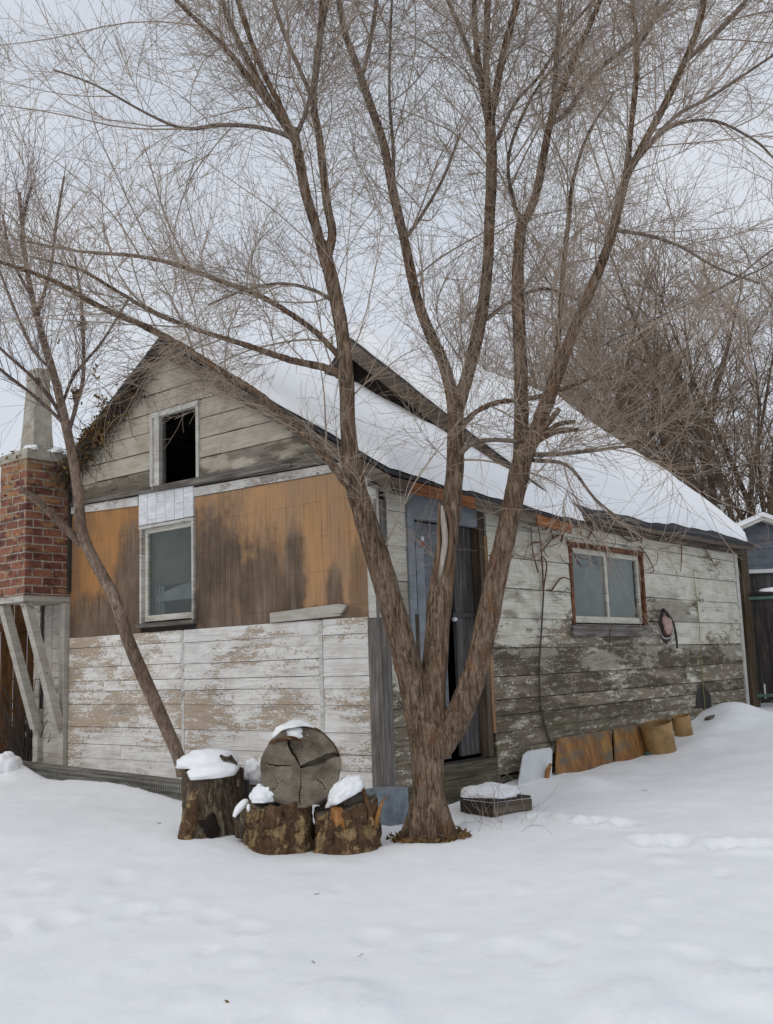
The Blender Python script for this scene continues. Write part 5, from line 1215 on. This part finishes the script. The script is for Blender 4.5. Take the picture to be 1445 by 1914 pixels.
# small red and white float hanging at the door
h0 = at(790, 1012, 8.3); fl = empty('hanging_float', h0-ZZ*.03, 'small white and red float hanging on a twig at the blue door', 'float')
mbt = MB(); mbt.lathe(h0, [(.002, -.002), (.011, .004), (.014, .02), (.011, .036), (.003, .045)], 14); mbt.build('white_half', M['white_plastic'], fl, True)
mbt = MB(); mbt.lathe(h0, [(.003, -.045), (.015, -.038), (.02, -.02), (.016, -.006), (.004, -.001)], 14); mbt.build('red_half', M['red'], fl, True)
mbt = MB(); mbt.tube([h0+ZZ*.044, at(800, 1003, 8.1), at(835, 985, 7.9)], [.002, .002, .002], 5); mbt.build('twig', M['twig'], fl)

# ------------------------------------------------------------------ beyond the house: left fence
def plank_fence(name, A, B, z0, z1, w, mat, label, cat, th=.02, seed=1, rails=True, jit=.02):
    A = np.array(A, float); B = np.array(B, float); Lf = np.linalg.norm(B-A); e = (B-A)/Lf; nn = np.array([e[1], -e[0], 0]); rnd = random.Random(seed)
    root = empty(name, np.array([A[0], A[1], z0]), label, cat); mbt = MB(); k = 0; x = 0
    while x < Lf-.02:
        ww = min(w*rnd.uniform(.9, 1.1), Lf-x); p = A+e*(x+ww/2); zz = z1+rnd.uniform(-jit, jit); mbt.box(np.array([p[0], p[1], (z0+zz)/2])+nn*rnd.uniform(-.004, .004), e*(ww/2-.004), nn*th/2, ZZ*(zz-z0)/2, tone=(rnd.random(), rnd.random())); x += ww
    mbt.build('plank_panel', mat, root)
    if rails:
        mid = (A+B)/2
        for f in (.18, .8): mbt = MB(); mbt.box(np.array([mid[0], mid[1], z0+(z1-z0)*f])-nn*.045, e*Lf/2, nn*.03, ZZ*.045); mbt.build('rail', mat, root)
    return root
fA = at(75, 1300, 12.2); fB = at(-260, 1300, 11.0)
plank_fence('board_fence', (fA[0], fA[1], 0), (fB[0], fB[1], 0), .2, 2.35, .15, M['fence'], 'tall brown plank fence beyond the left end of the house', 'fence', seed=2)
# dark dry brush against it
br_ = at(52, 1420, 11.45); br_[2] = gnd(br_[0], br_[1])-.05
rng = np.random.default_rng(14); n = 150
P = br_+np.c_[rng.normal(0, .07, n), rng.normal(0, .06, n), np.zeros(n)]; D = rng.normal(0, .22, (n, 3)); D[:, 2] = 1
A = grow(rng, P, D, rng.uniform(.3, 1.25, n), 8, .10, .06, .0); r_ = rng.uniform(.004, .009, n); v, q_ = tubes_bulk(A, rads(r_, r_*.5, 8), 4)
bru = empty('dry_bush', br_, 'dark dry bush of dead stalks between the left fence and the chimney bracket', 'bush'); bulk('stalks', v, q_, M['vine_grey'], bru)
mbt = MB(); c = at(14, 1432, 10.2); blob(mbt, c, np.array([.13, 0, 0]), np.array([0, .2, 0]), ZZ*.13, 21, .25, 28, 16, -.5); tag(mbt.build('snow_heap', M['snow'], None, True), 'small rounded snow heap at the left edge before the brown fence', 'snow')

# ------------------------------------------------------------------ right end: post, gate, fence, shed
pp = WR(RW+.27, 0, -.05); zb_ = gnd(pp[0], pp[1])
mbt = MB(); a_ = np.array([1, 0, 0]); mbt.box((pp[0], pp[1], zb_+1.12), dR*.15, dL*.10, ZZ*1.22); tag(mbt.build('gate_post', M['post']), 'thick square brown post standing at the far corner of the house', 'post')
gp = empty('yard_gate', pp+np.array([.12, -.05, 0]), 'dark wooden yard gate with snow on its top rail, hinged on the brown post', 'gate')
G0 = pp+np.array([.17, -.02, 0]); ge = np.array([.96, -.28, 0]); gn = np.array([-.28, -.96, 0])
zg0, zg1 = zb_+.1, at(1420, 1112, G0[1])[2]
mbt = MB()
for k in range(8):
    mbt.box(G0+ge*(.075+.15*k)+np.array([0, 0, (zg0+zg1)/2-G0[2]])-gn*.0, ge*.071, gn*.012, ZZ*(zg1-zg0)/2)
mbt.build('plank_panel', M['gate'], gp)
mbt = MB(); c = G0+ge*.6; c[2] = zg1+.02; mbt.box(c, ge*.62, gn*.05, ZZ*.018); mbt.build('top_rail', M['dark_wood'], gp)
for z in (at(1420, 1118, G0[1])[2], at(1420, 1300, G0[1])[2]):
    mbt = MB(); c = G0+ge*.07+gn*.03; c[2] = z; mbt.box(c, ge*.22, gn*.008, ZZ*.022); mbt.build('strap_hinge', M['green_metal'], gp)
mbt = MB()
for k in (0.05, .30): c = G0+ge*k+gn*.02; c[2] = at(1420, 1292, G0[1])[2]; mbt.box(c, ge*.010, gn*.006, ZZ*.10)
mbt.build('white_marker', M['white_plastic'], gp)
mbt = MB(); c = G0+ge*.68; c[2] = zg1+.04; blob(mbt, c, ge*.6, gn*.07, ZZ*.075, 5, .12, 30, 12, -.1); tag(mbt.build('snow_lump', M['snow'], None, True), 'snow strip lying on the top rail of the dark yard gate', 'snow')
F0 = pp+np.array([-.4, .9, 0]); zf1 = at(1425, 1068, F0[1])[2]
fb = plank_fence('back_fence', F0, F0+np.array([3.2, -.2, 0]), zb_-.05, zf1, .14, M['gate_back'], 'grey plank fence with a white rail standing behind the yard gate', 'fence', seed=5, rails=False)
mbt = MB(); c = F0+np.array([1.6, -.1, 0]); c[2] = zf1-.005; mbt.box(c+np.array([0, -.05, 0]), np.array([1.6, -.1, 0]), np.array([0, .02, 0]), ZZ*.028); mbt.build('white_rail', M['white_plastic'], fb)
sh0 = at(1420, 968, 20)
shd = empty('garden_shed', (sh0[0], sh0[1], .5), 'blue grey shed with a snowy gable roof behind the yard gate', 'shed')
hw, hz = 1.5, sh0[2]-.62; mbt = MB()
rows = list(np.arange(.3, sh0[2], .16))
SF = lambda u, z, o=0: np.array([sh0[0]+u, sh0[1]-o, z])
boards(mbt, SF, [(-hw*.8, .3), (hw*.8, .3), (hw*.8, hz+.12), (0, sh0[2]-.02), (-hw*.8, hz+.12)], rows, lens=(5, 6)); mbt.prism([SF(-hw*.8, .3, -1.5), SF(hw*.8, .3, -1.5), SF(hw*.8, hz+.1, -1.5), SF(0, sh0[2]-.05, -1.5), SF(-hw*.8, hz+.1, -1.5)], (0, -1.49, 0))
mbt.build('wall', M['shed'], shd)
for sg in (-1, 1):
    mbt = MB(); mbt.prism([SF(0, sh0[2]+.0, .18), SF(sg*hw, hz, .18), SF(sg*hw, hz-.06, .18), SF(0, sh0[2]-.07, .18)], (0, 1.9, 0)); mbt.build('roof', M['white_board'], shd)
    mbt = MB(); mbt.prism([SF(sg*.001, sh0[2]+.09, .2), SF(sg*(hw+.02), hz+.09, .2), SF(sg*(hw+.02), hz+.004, .2), SF(sg*.001, sh0[2]+.004, .2)], (0, 1.95, 0)); mbt.build('roof_snow', M['snow'], shd)
# overhead cable
mbt = MB()
for (a, b) in ((0, 0), (12, .0)):
    P = catmull([at(1560, 395+a, 14), at(1445, 466+a*2, 14.5), at(1375, 520+a*.4, 15), at(1290, 567, 16), at(1215, 600, 17), at(1120, 650, 18)], 6); mbt.tube(P, .012, 6)
tag(mbt.build('overhead_cable', M['cable']), 'pair of dark overhead cables sloping down at the upper right into the bare trees', 'cable')

# ------------------------------------------------------------------ bare trees far behind
def far_tree(px, d, h, spread, seed, label, nst=5, dens=1.0):
    b = at(px, 1100, d); b[2] = .5; spread *= 1.35; rng = np.random.default_rng(seed)
    t = empty('bare_tree', b, label, 'tree', 'bare trees behind the house')
    n = nst; P = b+np.c_[rng.normal(0, .12, n), rng.normal(0, .12, n), np.zeros(n)]
    a = rng.uniform(0, 6.28, n); D = np.c_[np.cos(a)*spread, np.sin(a)*spread, np.ones(n)]
    A0 = grow(rng, P, D, h*rng.uniform(.62, .85, n), 14, .07, .03, .01); r0 = rng.uniform(.08, .13, n)
    v, q_ = tubes_bulk(A0, rads(r0, r0*.08, 14), 8)
    p1, d1, i1, t1 = spawn(rng, A0, 15, .12, .4, 1.0, .1); l1 = h*.40*(1.15-t1)*rng.uniform(.6, 1.1, len(p1))+.5; A1 = grow(rng, p1, d1, l1, 10, .10, .06, .02); r1 = .010+.026*(1-t1)*rng.uniform(.5, 1, len(p1))
    v1, q1 = tubes_bulk(A1, rads(r1, r1*.3, 10), 5)
    V, Q_ = merge([(v, q_), (v1, q1)]); bulk('trunk', V, Q_, M['far_bark'], t, True)
    p2, d2, i2, t2 = spawn(rng, A1, int(13*dens), .1, .35, .95, .12); l2 = rng.uniform(.5, 1.7, len(p2)); A2 = grow(rng, p2, d2, l2, 7, .10, .08, .02); r2 = rng.uniform(.006, .011, len(p2)); parts = [tubes_bulk(A2, rads(r2, r2*.5, 7), 3)]
    p3, d3, i3, t3 = spawn(rng, A2, int(8*dens), .1, .35, 1.0, .1); l3 = rng.uniform(.25, .85, len(p3)); A3 = grow(rng, p3, d3, l3, 5, .10, .07, .02); r3 = rng.uniform(.0035, .006, len(p3)); parts.append(tubes_bulk(A3, rads(r3, r3*.6, 5), 3))
    V, Q_ = merge(parts); bulk('crown', V, Q_, M['far_twig'], t)
far_tree(1290, 24, 15.0, .26, 1, 'tall dense bare tree behind the rear roof, its stems just left of the shed', 8, .72)
far_tree(1400, 22, 13.4, .24, 2, 'dense bare tree rising directly behind the blue grey shed', 8, .75)
far_tree(1195, 26, 14.6, .26, 3, 'bare tree seen over the middle of the rear roof slope', 8, .75)
far_tree(1110, 28, 13.2, .24, 4, 'farthest and lowest bare tree showing behind the right elm stems over the rear ridge', 7, .7)
far_tree(1510, 25, 14.2, .24, 6, 'bare tree at the right edge of the picture behind the shed', 8, .7)
print('done')
